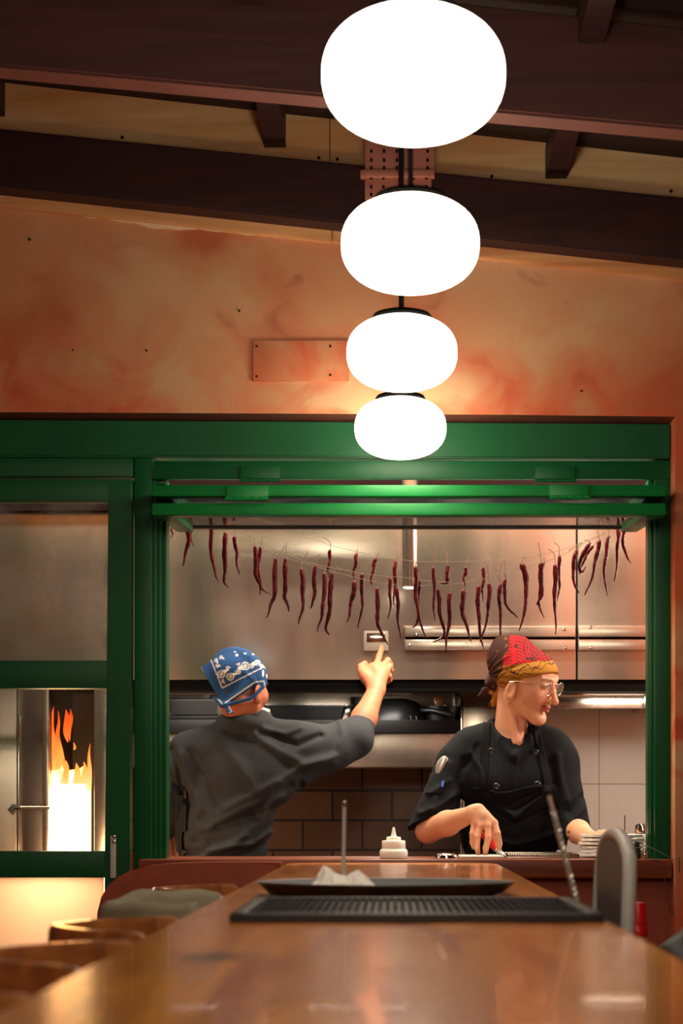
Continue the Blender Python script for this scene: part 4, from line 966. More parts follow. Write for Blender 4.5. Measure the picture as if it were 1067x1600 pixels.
for i, (mp, st, bd, hw, lay) in enumerate(CHL):
    d = (DF, 5.54, DB)[lay]+.006*((i*7) % 5-2)
    sc = 1/2.43/F*d
    x, y = mp(*bd[0]); org = P(x, y, d)
    curl = 'curled' if abs(bd[-1][0]-bd[-2][0]) > 20 else ('short' if bd[-1][1]-bd[0][1] < 130 else 'long')
    t = thing('dried_chilli', '%s dark red dried chilli on the twine, %s along from the oven side' % (curl, ordinal(rank[i])), 'chilli', org, 'dried chillies strung across the hatch')
    pts = [P(*mp(*p), d) for p in bd]
    sm = smooth3(pts, 9 if len(pts) < 4 else 7); n = len(sm)
    sm = [v+Vector((.0022*math.sin(k*.62+i*1.9), .0016*math.sin(k*.5+i), 0))*min(1, k/4) for k, v in enumerate(sm)]
    prof = [min(1, .55+4*(k/(n-1)))*(1-.86*(max(0, k/(n-1)-.25)/.75)**1.25) for k in range(n)]
    r_ = random.Random(i)
    m = MB(); m.tube(sm, [max(.0012, hw*.5*1.62*sc*p_*(1+.10*math.sin(k*1.7+i)+.06*(r_.random()-.5))) for k, p_ in enumerate(prof)], 9)
    for v in m.bm.verts: v.co += Vector((r_.uniform(-1,1), r_.uniform(-1,1), 0))*.0006
    m.build('pod', 'chili', t, angle=180)
    sp_ = [P(*mp(*p), d) for p in st]+[pts[0]+Vector((0,0,-.002))]
    m = MB(); m.tube(smooth3(sp_, 4), [.0012]*(len(smooth3(sp_,4))-1)+[.0035], 7); m.build('stalk', 'chili_stem', t)
    a_ = min((sp_[0], sp_[-2], pts[0]), key=lambda s_: min((v-s_).length for v in TWP)); q_ = min(TWP, key=lambda v: (v-a_).length)
    if (q_-a_).length < .13: m = MB(); m.tube([a_, a_.lerp(q_, .5)+Vector((0,0,-.002)), q_], .0007, 5); m.build('thread', 'twine', t)
# ------------------------------------------------------------------ people: bodies and clothes grown from distance fields
f32 = np.float32
def smin(a, b, k):
    if k <= 0: return np.minimum(a, b)
    h = np.clip(.5+.5*(b-a)/k, 0, 1); return b+(a-b)*h-k*h*(1-h)
def smax(a, b, k): return -smin(-a, -b, k)
def cap(a, b, ra, rb=None):
    a = np.array(a, f32); b = np.array(b, f32); rb = ra if rb is None else rb; ab = b-a; L = float(ab@ab)+1e-12
    def f(p):
        t = np.clip(((p-a)@ab)/L, 0, 1); q = p-a-t[:, None]*ab
        return np.sqrt((q*q).sum(1))-(ra+(rb-ra)*t)
    return f
def ell(c, r, R=None):
    c = np.array(c, f32); r = np.array(r, f32)
    def f(p):
        q = p-c
        if R is not None: q = q@R
        k0 = np.sqrt(((q/r)**2).sum(1)); k1 = np.sqrt(((q/(r*r))**2).sum(1))+1e-9
        return k0*(k0-1)/k1
    return f
def plane(pt, n):
    pt = np.array(pt, f32); n = np.array(n, f32); n = n/np.linalg.norm(n)
    return lambda p: (p-pt)@n
def chain(pts, rads): return [cap(pts[i], pts[i+1], rads[i], rads[i+1]) for i in range(len(pts)-1)]
def ev(ops):
    def f(p):
        d = None
        for op, k, g in ops:
            v = g(p)
            if d is None: d = v
            elif op == 'u': d = smin(d, v, k)
            elif op == 's': d = smax(d, -v, k)
            else: d = smax(d, v, k)
        return d
    return f
def local(f, c, R, s=1.0):
    # R columns: the local axes in the world
    c = np.array(c, f32); R = np.array(R, f32)
    return lambda p: f(((p-c)@R)/s)*s
def euler(yaw, pitch, roll):
    # local -Y is the facing direction; pitch > 0 looks down, roll > 0 tips the crown towards local -X
    return np.array(Matrix.Rotation(yaw, 3, 'Z') @ Matrix.Rotation(-pitch, 3, 'X').inverted() @ Matrix.Rotation(-roll, 3, 'Y'), f32)
def axis_pts(lo, hi, fine, h, hf):
    out = [lo]
    while out[-1] < hi:
        s = h
        for a, b in fine:
            if a-.001 <= out[-1] <= b: s = hf
        out.append(out[-1]+s)
    return np.array(out, f32)
def nets(f, X, Y, Z, margin=1.35):
    nx, ny, nz = len(X), len(Y), len(Z); B = 6
    cx, cy, cz = [np.minimum(np.arange(0, n+B, B)+B//2, n-1)[:(n+B-1)//B] for n in (nx, ny, nz)]
    gx, gy, gz = np.meshgrid(X[cx], Y[cy], Z[cz], indexing='ij')
    cv = f(np.stack([gx.ravel(), gy.ravel(), gz.ravel()], 1)).reshape(gx.shape)
    def bs(A, c): 
        e = np.append(A[np.minimum(np.arange(0, len(c))*B, len(A)-1)], A[-1]); return np.maximum(np.diff(e), A[1]-A[0])
    dx, dy, dz = bs(X, cx), bs(Y, cy), bs(Z, cz)
    rad = np.sqrt(dx[:, None, None]**2+dy[None, :, None]**2+dz[None, None, :]**2)*margin
    near = np.abs(cv) < rad
    full = np.repeat(np.repeat(np.repeat(cv, B, 0), B, 1), B, 2)[:nx, :ny, :nz].astype(f32)
    mask = np.repeat(np.repeat(np.repeat(near, B, 0), B, 1), B, 2)[:nx, :ny, :nz]
    I = np.argwhere(mask)
    vals = np.empty(len(I), f32)
    for s in range(0, len(I), 400000):
        q = I[s:s+400000]; vals[s:s+400000] = f(np.stack([X[q[:,0]], Y[q[:,1]], Z[q[:,2]]], 1))
    full[mask] = vals
    ins = full < 0
    c8 = [ins[a:nx-1+a, b:ny-1+b, c:nz-1+c] for a in (0,1) for b in (0,1) for c in (0,1)]
    anyi = c8[0].copy(); alli = c8[0].copy()
    for k in c8[1:]: anyi |= k; alli &= k
    act = anyi & ~alli; cells = np.argwhere(act); n = len(cells)
    idx = -np.ones(act.shape, np.int32); idx[act] = np.arange(n)
    acc = np.zeros((n, 3), np.float64); cnt = np.zeros(n)
    i, j, k = cells.T
    for ax in range(3):
        for u in (0,1):
            for v in (0,1):
                o = [0,0,0]; oth = [q for q in range(3) if q != ax]; o[oth[0]] = u; o[oth[1]] = v
                e = list(o); e[ax] = 1
                va = full[i+o[0], j+o[1], k+o[2]]; vb = full[i+e[0], j+e[1], k+e[2]]
                m_ = (va < 0) != (vb < 0); t = np.where(m_, va/(va-vb+1e-20), 0)
                pa = np.stack([X[i+o[0]], Y[j+o[1]], Z[k+o[2]]], 1); pb_ = np.stack([X[i+e[0]], Y[j+e[1]], Z[k+e[2]]], 1)
                acc += np.where(m_[:, None], pa+(pb_-pa)*t[:, None], 0); cnt += m_
    V = acc/np.maximum(cnt, 1)[:, None]
    quads = []
    for ax in range(3):
        a = [slice(None)]*3; b = [slice(None)]*3; a[ax] = slice(0, -1); b[ax] = slice(1, None)
        sa = ins[tuple(a)]; sb = ins[tuple(b)]; E = np.argwhere(sa != sb)
        if not len(E): continue
        oth = [q for q in range(3) if q != ax]
        ok = np.all([(E[:, q] > 0) & (E[:, q] < full.shape[q]-1) for q in oth], axis=0); E = E[ok]
        def cell(du, dv):
            q = E.copy(); q[:, oth[0]] -= du; q[:, oth[1]] -= dv; return idx[q[:,0], q[:,1], q[:,2]]
        Q = np.stack([cell(1,1), cell(0,1), cell(0,0), cell(1,0)], 1)
        flip = ~sa[E[:,0], E[:,1], E[:,2]]
        if ax == 1: flip = ~flip
        Q[flip] = Q[flip][:, ::-1]; quads.append(Q)
    Q = np.concatenate(quads); Q = Q[(Q >= 0).all(1)]
    return V, Q
def smooth_mesh(V, Q, it, lam=.5):
    n = len(V); E = np.concatenate([Q[:, [0,1]], Q[:, [1,2]], Q[:, [2,3]], Q[:, [3,0]]])
    for _ in range(it):
        acc = np.zeros_like(V); c = np.zeros(n)
        for a, b in ((0,1), (1,0)):
            for d in range(3): acc[:, d] += np.bincount(E[:, a], V[E[:, b], d], n)
            c += np.bincount(E[:, a], minlength=n)
        V = V+(acc/np.maximum(c, 1)[:, None]-V)*lam
    return V
def grow(name, f, X, Y, Z, m, parent=None, color=None, origin=None, it=1, mats=None, matfn=None):
    V, Q = nets(f, X, Y, Z); V = smooth_mesh(V, Q, it) if it else V
    o0 = np.array(ORG[parent.name] if parent is not None else (origin or (0,0,0)))
    me = bpy.data.meshes.new(name)
    me.vertices.add(len(V)); me.vertices.foreach_set('co', (V-o0).astype(f32).ravel())
    me.loops.add(Q.size); me.loops.foreach_set('vertex_index', Q.ravel().astype(np.int32))
    me.polygons.add(len(Q)); me.polygons.foreach_set('loop_start', np.arange(0, Q.size, 4, dtype=np.int32))
    try: me.polygons.foreach_set('loop_total', np.full(len(Q), 4, np.int32))
    except Exception: pass
    me.update(calc_edges=True); me.validate()
    if color is not None:
        col = color(V.astype(f32)); a = me.color_attributes.new('Col', 'FLOAT_COLOR', 'POINT')
        a.data.foreach_set('color', np.concatenate([col, np.ones((len(V), 1))], 1).astype(f32).ravel())
    return link(name, me, m, parent, Vector(tuple(o0)), True, 180)
def ray_hit(f, px, py, d0, d1, n=400):
    ds = np.linspace(d0, d1, n); pts = np.array([tuple(P(px, py, d)) for d in ds], f32); v = f(pts)
    k = np.argmax(v < 0); return Vector(tuple(float(x) for x in pts[k])), float(ds[k])
def pxz(p):
    # where a point shows in the photograph, for laying out printed cloth
    return 612+F*p[:, 0]/p[:, 1], 1265-F*(p[:, 2]-H)/p[:, 1]

# a head in its own axes: x to the person's left, -y forward, z up
def head_ops(nose=1.0, jaw=1.0, lips=1.0):
    o = [('u', 0, ell((0,.020,.017), (.075,.090,.072))), ('u', .03, ell((0,-.030,-.022), (.060,.062,.082)))]
    for s in (-1, 1):
        o += [('u', .022, cap((s*.050,-.006,-.062), (s*.016,-.070,-.098), .018*jaw, .017*jaw)), ('u', .03, ell((s*.040,-.058,-.026), (.026,.026,.026))),
              ('u', .016, cap((s*.012,-.086,.022), (s*.042,-.072,.024), .0095, .010))]
    o += [('u', .018, ell((0,-.079,-.100), (.020,.017,.017)))]
    for s in (-1, 1): o += [('s', .014, ell((s*.031,-.101,.006), (.016,.016,.0105)))]
    for s in (-1, 1): o += [('u', .004, ell((s*.031,-.0765,.005), (.0135,.0125,.0115)))]
    o += [('u', .010, cap((0,-.086,.012), (0,-.110*nose,-.031), .0062, .0092)), ('u', .005, ell((0,-.1115*nose,-.0345), (.0098,.0095,.0090)))]
    for s in (-1, 1): o += [('u', .006, ell((s*.0115,-.097,-.0365), (.0070,.0095,.0065))), ('s', .003, ell((s*.006,-.102,-.0440), (.0032,.0045,.0030)))]
    o += [('u', .006, cap((0,-.093,-.049), (0,-.095,-.056), .007, .005))]
    # mouth: upper lip of two bows, fuller lower lip, the line between them
    for s in (-1, 1):
        o += [('u', .005, cap((s*.004,-.0975*lips,-.0585), (s*.020,-.0855,-.0625), .0050, .0025)), ('u', .005, cap((0,-.0960*lips,-.0685), (s*.016,-.0865,-.0655), .0060, .0025))]
    o += [('s', .003, cap((-.020,-.0905,-.0632), (0,-.1015,-.0632), .0012, .0016)), ('s', .003, cap((.020,-.0905,-.0632), (0,-.1015,-.0632), .0012, .0016))]
    o += [('s', .008, cap((-.012,-.098,-.081), (.012,-.098,-.081), .005, .005))]
    for s in (-1, 1):
        o += [('u', .006, ell((s*.0765,-.002,-.036), (.0075,.0185,.030))), ('s', .004, ell((s*.0845,-.006,-.032), (.0055,.0105,.0185))), ('u', .003, ell((s*.0745,-.008,-.060), (.0055,.008,.0095)))]
    return o
def finger(pts, rads, k=.003):
    return [('u', k, c) for c in chain(pts, rads)]
def W(px, py, d): return np.array(tuple(P(px, py, d)), f32)
skin_sets = dict(rough=.52, bump=.05, bscale=700, sss=.12, spec=.25)
vcol_mat('skin', **skin_sets)
mat('black_cloth', (17,17,21), .85, bump=.2, bscale=700, var=.06, vscale=14, spec=.18)
mat('apron_cloth', (10,10,12), .8, bump=.2, bscale=500, var=.06, vscale=14, spec=.12)
mat('charcoal_cloth', (52,52,53), .9, bump=.3, bscale=420, var=.10, vscale=22, spec=.2)
mat('dark_strap', (14,14,15), .85)
mat('trouser_cloth', (26,26,30), .9)
vcol_mat('printed_cloth', .85, bump=.15, bscale=420)
mat('eye_white', (225,220,214), .15); mat('iris', (62,60,50), .15)
mat('hem', (170,160,150), .9)
def ridge(p2, pts, w):
    # falloff around a crease drawn as a polyline in (x, z)
    best = None
    for a, b in zip(pts[:-1], pts[1:]):
        a_ = np.array(a, f32); b_ = np.array(b, f32); ab = b_-a_; t = np.clip(((p2-a_)@ab)/(ab@ab+1e-9), 0, 1)
        d = ((p2-a_-t[:, None]*ab)**2).sum(1); best = d if best is None else np.minimum(best, d)
    return np.exp(-best/(w*w))
def folds(f, lines, d):
    L = [([(float(W(x, y, d)[0]), float(W(x, y, d)[2])) for x, y in pts], 2.1*amp/1000, .66*w/F*d) for pts, amp, w in lines]
    def g(p):
        v = f(p); p2 = p[:, [0, 2]]; m_ = np.abs(v) < .03
        if m_.any():
            q = p2[m_]; s = np.zeros(len(q), f32)
            for pts, amp, w in L: s += amp*ridge(q, pts, w)
            v = v.copy(); v[m_] -= s
        return v
    return g
SK = dict(base=lin((226,160,124)), red=lin((205,112,84)), lip=lin((178,76,66)))

# ------------------------------------------------------------------ the cook at the pass
dw = 5.46
w1 = thing('person', 'cook in a black chef jacket with a red and ochre headscarf, gripping tongs', 'person', (float(W(795,0,dw)[0]), dw, 0))
RW = euler(math.radians(57), math.radians(20), math.radians(4)); HC = W(822, 1061, dw-.03); HS = 1.02
hd_ops = ev(head_ops(nose=1.03)); headW = local(hd_ops, HC, RW, HS)
hl = lambda x, y, z: HC+RW@np.array((x, y, z), f32)*HS       # head axes to the world
nb = W(797, 1163, dw+.005)                                    # base of the neck
shR, elR, wrR = W(714, 1196, dw-.01), W(669, 1298, dw-.10), W(737, 1272, dw-.27)
shL, elL, wrL = W(871, 1194, dw+.01), W(892, 1292, dw-.06), W(922, 1312, dw-.22)
hip = W(795, 1420, dw+.02)
b = [('u', 0, headW), ('u', .02, cap(hl(0,.030,-.05), nb, .047, .052)), ('u', .015, cap(hl(-.045,.02,-.05), W(806,1160,dw-.06), .012, .011)), ('u', .012, cap(hl(.045,.01,-.06), W(812,1160,dw-.062), .011, .010)),
     ('u', .03, ell(W(797,1200,dw), (.135,.085,.085))), ('u', .04, cap(shR+[.03,0,.01], shL+[-.03,0,.01], .045)), ('u', .04, ell(W(797,1290,dw), (.125,.09,.15))), ('u', .04, ell(hip, (.15,.10,.13)))]
b += [('u', .02, cap(shR, elR, .042, .035)), ('u', .015, cap(elR, elR*.55+wrR*.45, .037, .036)), ('u', .015, cap(elR*.55+wrR*.45, wrR, .036, .0235)),
      ('u', .02, cap(shL, elL, .042, .035)), ('u', .015, cap(elL, elL*.6+wrL*.4, .034, .034)), ('u', .015, cap(elL*.6+wrL*.4, wrL, .034, .025))]
# right hand: back of the hand towards us, fingers pointing down around the tongs
dh = dw-.29
kn = [W(741,1287,dh), W(750,1291,dh-.012), W(762,1291,dh-.014), W(772,1286,dh-.006)]
for q, r0 in zip(kn, (.0105,.0115,.012,.0118)): b.append(('u', .012, cap(W(741,1268,dw-.275) if q is kn[0] or q is kn[1] else W(748,1266,dw-.275), q, .016, r0)))
b += [('u', .010, cap(W(738,1270,dw-.265), W(755,1276,dh+.004), .020, .018))]
fing = [[(738,1303,dh-.012),(738,1316,dh+.0),(740,1324,dh+.012)], [(746,1308,dh-.024),(745,1323,dh-.014),(747,1333,dh+.0)], [(763,1309,dh-.028),(759,1325,dh-.020),(758,1336,dh-.006)], [(777,1302,dh-.020),(780,1318,dh-.014),(779,1332,dh-.0)]]
for q, fg, r0 in zip(kn, fing, (.0085,.0092,.0096,.0094)):
    b += finger([q]+[W(*t_) for t_ in fg], [r0*1.12, r0, r0*.92, r0*.72], .003)
b += finger([W(752,1275,dw-.26), W(768,1296,dw-.245), W(775,1312,dw-.262), W(777,1324,dw-.275)], [.013,.0115,.0105,.008], .004)
# left hand on the plates: curled fingers seen over the rim
pl_ = W(930,1310,dw-.25)
b += [('u', .012, cap(wrL, pl_, .024, .020))]
for k_, (x, y) in enumerate([(928,1305),(936,1302),(944,1301),(950,1304)]):
    q = W(x, y, dw-.262-.004*k_); b += finger([pl_+[.002*k_,0,.002], q, q+np.array([.012,-.016,-.004], f32), q+np.array([.018,-.022,-.018], f32)], [.010,.0095,.009,.007], .003)
b += finger([wrL+[.01,-.01,.0], W(914,1318,dw-.285), W(921,1312,dw-.31)], [.011,.010,.008], .004)
# legs down to the kitchen floor
for s in (-1, 1):
    b += [('u', .04, cap(hip+[s*.075,0,-.06], (hip[0]+s*.085, dw-.01, .47), .078, .05)), ('u', .02, cap((hip[0]+s*.085, dw-.01, .47), (hip[0]+s*.09, dw+.02, .08), .05, .036)), ('u', .02, cap((hip[0]+s*.09, dw+.03, .045), (hip[0]+s*.10, dw-.13, .032), .038, .03))]
fW = ev(b)
def skinW(p):
    q = (p-HC)@RW/HS; c = np.tile(np.array(SK['base']), (len(p), 1))
    def mixc(w, col):
        nonlocal c; c = c*(1-w[:, None])+np.array(col)*w[:, None]
    g = lambda x, y, z, s: np.exp(-(((q-[x,y,z])/s)**2).sum(1))
    for s in (-1, 1): mixc(.45*g(s*.045,-.07,-.03,[.03,.03,.022]), SK['red'])
    mixc(.4*g(0,-.115,-.03,[.014,.014,.012]), SK['red'])
    inl = (np.abs(q[:,0]) < .0215) & (q[:,1] < -.082) & (q[:,2] < -.0545+.0*q[:,0]) & (q[:,2] > -.0745+.35*np.abs(q[:,0]))
    mixc(inl*.85, SK['lip'])
    br = np.exp(-((q[:,2]-(.0255-6*(np.abs(q[:,0])-.03)**2))/.0035)**2)*(np.abs(np.abs(q[:,0])-.031) < .019)*(q[:,1] < -.06)
    mixc(br*.75, lin((92,60,44)))
    for x, y in [(832,1070),(819,1099),(797,1092),(828,1119)]:
        X_, Y_ = pxz(p); mixc(.5*np.exp(-((X_-x)**2+(Y_-y)**2)/1.2), lin((120,66,46)))
    # small dark tattoo on the forearm by the plates
    X_, Y_ = pxz(p)
    for x, y, r in [(888,1300,2.4),(887,1309,2.6),(890,1318,2.2),(889,1326,1.8)]:
        mixc((((X_-x)**2+(Y_-y)**2) < r*r*(1.1+np.sin(3*X_+2*Y_)*.5))*.8*(p[:,1] < dw), lin((50,44,44)))
    # knuckles a little redder
    for k_ in kn: mixc(.35*np.exp(-((p-k_)**2).sum(1)/.012**2), SK['red'])
    return c
hx = [(float(HC[0])-.11, float(HC[0])+.13), (float(W(726,0,dh)[0]), float(W(788,0,dh)[0])), (float(W(910,0,dh)[0]), float(W(960,0,dh)[0]))]
X = axis_pts(float(W(640,0,dw)[0]), float(W(965,0,dw)[0]), hx, .005, .0018)
Y = axis_pts(dw-.36, dw+.16, [(dw-.36, dw-.21), (dw-.16, dw+.1)], .005, .0022)
Z = axis_pts(-.005, HC[2]+.14, [(float(W(0,1345,dh)[2]), float(W(0,1255,dh)[2])), (HC[2]-.135, HC[2]+.14)], .007, .0018)
bodyW = grow('body', fW, X, Y, Z, 'skin', w1, skinW, it=1)
# eyes
for s in (-1, 1):
    c = hl(s*.031,-.0800,.0045); fwd = RW@np.array((.10,-1,-.18), f32); fwd /= np.linalg.norm(fwd)
    m = MB(); r = bmesh.ops.create_uvsphere(m.bm, u_segments=20, v_segments=14, radius=.0112)
    for v in r['verts']: v.co += Vector(tuple(map(float, c)))
    e = m.build('eye', 'eye_white', bodyW if False else w1, angle=180)
    m = MB(); r = bmesh.ops.create_uvsphere(m.bm, u_segments=16, v_segments=10, radius=.0056)
    for v in r['verts']: v.co += Vector(tuple(map(float, c+fwd*.0068)))
    m.build('iris', 'iris', e, angle=180)
    # lids closing over the ball
    for z0, dr in ((1, .0), (-1, .0)):
        m = MB(); pts = []
        for i in range(9):
            u = -1+2*i/8; pts.append(Vector(tuple(map(float, hl(s*.031+u*.0125, -.0800-.0118*math.sqrt(max(0,1-(u*.98)**2))*.90-.001, .0045+(.0052 if z0 > 0 else -.0050)*(1-u*u)-.001*u*s)))))
        m.tube(pts, [.0012]+[.0021]*7+[.0012], 8); o = m.build('eyelid', 'lid_skin' if False else 'skin', e, angle=180)
        a = o.data.color_attributes.new('Col', 'FLOAT_COLOR', 'POINT'); cc = lin((196,126,96) if z0 < 0 else (150,88,68)); a.data.foreach_set('color', list(cc+(1,))*len(o.data.vertices))

# chef jacket
jf = [('u', 0, ell(W(797,1215,dw+.005), (.150,.105,.115))), ('u', .05, cap(W(738,1172,dw+.01), W(858,1172,dw+.01), .070)), ('u', .04, cap(W(760,1150,dw+.02), shR, .036, .060)), ('u', .04, cap(W(836,1148,dw+.02), shL, .036, .060)),
      ('u', .05, ell(W(797,1290,dw), (.150,.112,.17))), ('u', .05, ell(W(797,1400,dw+.01), (.168,.118,.13))), ('u', .05, ell(W(765,1225,dw-.055), (.055,.055,.06))), ('u', .05, ell(W(832,1225,dw-.05), (.055,.055,.06)))]
sl_R = shR*.12+elR*.88; sl_L = shL*.1+elL*.9
jf += [('u', .03, cap(shR, elR+(elR-shR)*.10, .061, .062)), ('u', .03, cap(shL, elL+(elL-shL)*.08, .060, .058))]
# neck opening first, then the stand collar round it, open in front
jops = list(jf)
jops += [('s', .006, cap(hl(0,.030,-.05), W(800,1150,dw+.0), .054, .056))]
ring_ = [W(781,1160,dw-.055), W(769,1146,dw-.02), W(767,1134,dw+.03), W(782,1124,dw+.07), W(806,1121,dw+.08), W(828,1126,dw+.06), W(840,1138,dw+.02), W(839,1150,dw-.03), W(828,1160,dw-.065)]
for dz_ in (-.014, .0, .012): jops += [('u', .004, c) for c in chain([q+np.array([0,0,dz_], f32) for q in ring_], [.0095]*len(ring_))]
jops += [('u', .012, cap(W(781,1160,dw-.055), W(801,1182,dw-.090), .010)), ('u', .012, cap(W(828,1160,dw-.065), W(806,1182,dw-.092), .010))]
jops += [('s', .005, cap(W(804,1138,dw-.10), W(803,1160,dw-.115), .022, .010))]
nR = np.array(W(707,1269,dw)-W(645,1293,dw), f32); cutR = plane(W(676,1283,dw-.1), np.cross(nR, (0,.97,-.25))); nn_ = np.cross(nR, (0,.97,-.25))
if nn_[2] > 0: nn_ = -nn_
nn_ = nn_/np.linalg.norm(nn_)
def sleeve_cut(pt, n, lim): 
    pl__ = plane(pt, n)
    return lambda p: np.maximum(pl__(p), lim(p))
# cut the sleeves square only around the arm (x beyond the torso)
xR = float(W(709,0,dw)[0]); xL = float(W(881,0,dw)[0])
cutRf = lambda p: np.maximum(-(((p-W(676,1281,dw-.1))@nn_)), (p[:,0]-xR))
nl = np.array(W(924,1299,dw)-W(882,1292,dw), f32); n2 = np.cross(nl, (0,1,-.1)); n2 = n2/np.linalg.norm(n2)
if n2[2] > 0: n2 = -n2
cutLf = lambda p: np.maximum(-(((p-W(902,1296,dw-.05))@n2)), (xL-p[:,0]))
jops += [('s', .003, cutRf), ('s', .003, cutLf)]
jraw = ev(jops)
jW = folds(jraw, [([(700,1195),(688,1230),(672,1262)], 5, 9), ([(722,1188),(714,1222),(720,1260)], -5, 8), ([(712,1240),(680,1262),(655,1270)], 5, 7), ([(705,1252),(672,1276)], -4, 5), ([(700,1220),(670,1240)], 4, 6),
                  ([(735,1178),(750,1205),(752,1230)], 4, 7), ([(745,1166),(725,1200)], -3, 7), ([(868,1180),(872,1215),(880,1250)], 4, 8), ([(905,1245),(882,1268)], -5, 6), ([(908,1262),(886,1285)], 5, 6), ([(857,1190),(866,1230)], -3, 6),
                  ([(720,1280),(735,1310),(740,1340)], 5, 9), ([(880,1280),(872,1320)], 5, 8), ([(803,1165),(803,1240)], 2.0, 4)], dw)
X = axis_pts(float(W(636,0,dw)[0]), float(W(935,0,dw)[0]), [], .0038, .0038); Y = axis_pts(dw-.22, dw+.16, [], .0042, .0042)
Z = axis_pts(float(W(0,1460,dw)[2]), float(W(0,1108,dw)[2]), [], .0036, .0036)
jacket = grow('chef_jacket', jW, X, Y, Z, 'black_cloth', w1, it=2)
# bib apron: same cloth surface, a layer out
def band(px0a, px0b, px1a, px1b, y0, y1):
    # strip between two slanted sides, in photograph columns at the body plane
    def g(p):
        X_, Y_ = pxz(p); t = np.clip((Y_-y0)/(y1-y0), 0, 1)
        l = px0a+(px0b-px0a)*t; r = px1a+(px1b-px1a)*t
        return np.maximum(np.maximum(l-X_, X_-r), np.maximum(y0-Y_, Y_-y1))/F*dw
    return g
front_only = lambda p: p[:,1]-(dw+.01)
def bib_top(p):
    X_, Y_ = pxz(p); t = (X_-748)/(862-748); sag = 9*np.exp(-((t-.33)/.25)**2)
    return (1229-3*t+sag-Y_)/F*dw
bib = lambda p: np.maximum(np.maximum(smin(band(742, 716, 866, 884, 1215, 1300)(p), band(712, 700, 880, 892, 1290, 1470)(p), .01), bib_top(p)), front_only(p))
st1 = lambda p: np.maximum(band(754, 747, 767, 762, 1128, 1236)(p), front_only(p)); st2 = lambda p: np.maximum(band(832, 851, 843, 864, 1135, 1236)(p), front_only(p))
jA = folds(jraw, [([(752,1236),(790,1262),(838,1240)], -6, 8), ([(765,1240),(800,1278),(850,1236)], 5, 7), ([(756,1262),(800,1290),(862,1262)], -4, 8), ([(740,1300),(800,1320),(870,1300)], 4, 7), ([(730,1322),(800,1334),(880,1318)], -4, 6)], dw)
grow('apron', lambda p: smax(jA(p)-.007, bib(p), .002), X, axis_pts(dw-.24, dw+.03, [], .0036, .0036), Z, 'apron_cloth', w1, it=1)
grow('apron_strap', lambda p: smax(jraw(p)-.005, st1(p), .002), axis_pts(float(W(742,0,dw)[0]), float(W(772,0,dw)[0]), [], .0028, .0028), axis_pts(dw-.2, dw+.03, [], .0034, .0034), axis_pts(float(W(0,1238,dw)[2]), float(W(0,1124,dw)[2]), [], .003, .003), 'apron_cloth', w1, it=1)
grow('apron_strap', lambda p: smax(jraw(p)-.005, st2(p), .002), axis_pts(float(W(826,0,dw)[0]), float(W(870,0,dw)[0]), [], .0028, .0028), axis_pts(dw-.2, dw+.03, [], .0034, .0034), axis_pts(float(W(0,1238,dw)[2]), float(W(0,1130,dw)[2]), [], .003, .003), 'apron_cloth', w1, it=1)
for px, py in [(767,1174),(836,1175.5),(775,1229),(839.5,1226)]:
    h_, d = ray_hit(lambda p: np.minimum(jraw(p), smax(jA(p)-.007, bib(p), .002)), px, py, dw-.3, dw+.1)
    m = MB(); m.lathe([(0,.004),(.004,.0035),(.0085,.005),(.0105,.003),(.0105,0)], (0,0,0), 24)
    for v in m.bm.verts: v.co = Vector((v.co.x, -v.co.z, v.co.y))+h_
    bt = m.build('button', 'button_black' if False else 'black_plastic', jacket)
# trousers
tf = []
for s in (-1, 1): tf += [('u', .03, cap(hip+[s*.08,0,-.02], (hip[0]+s*.09, dw-.01, .47), .098, .075)), ('u', .02, cap((hip[0]+s*.09, dw-.01, .47), (hip[0]+s*.09, dw+.02, .10), .075, .062))]
tf += [('i', .002, lambda p: .085-p[:,2])]
grow('trousers', ev(tf), axis_pts(float(hip[0])-.24, float(hip[0])+.24, [], .012, .012), axis_pts(dw-.16, dw+.18, [], .012, .012), axis_pts(.05, float(hip[2])+.12, [], .014, .014), 'trouser_cloth', w1, it=2)
for s in (-1, 1):
    grow('shoe', ev([('u', 0, cap((hip[0]+s*.09, dw+.04, .05), (hip[0]+s*.10, dw-.15, .042), .05, .042)), ('i', .004, lambda p: .002-p[:,2])]), axis_pts(float(hip[0]+s*.095)-.08, float(hip[0]+s*.095)+.08, [], .008, .008), axis_pts(dw-.22, dw+.12, [], .008, .008), axis_pts(-.02, .13, [], .008, .008), 'black_plastic', w1, it=1)

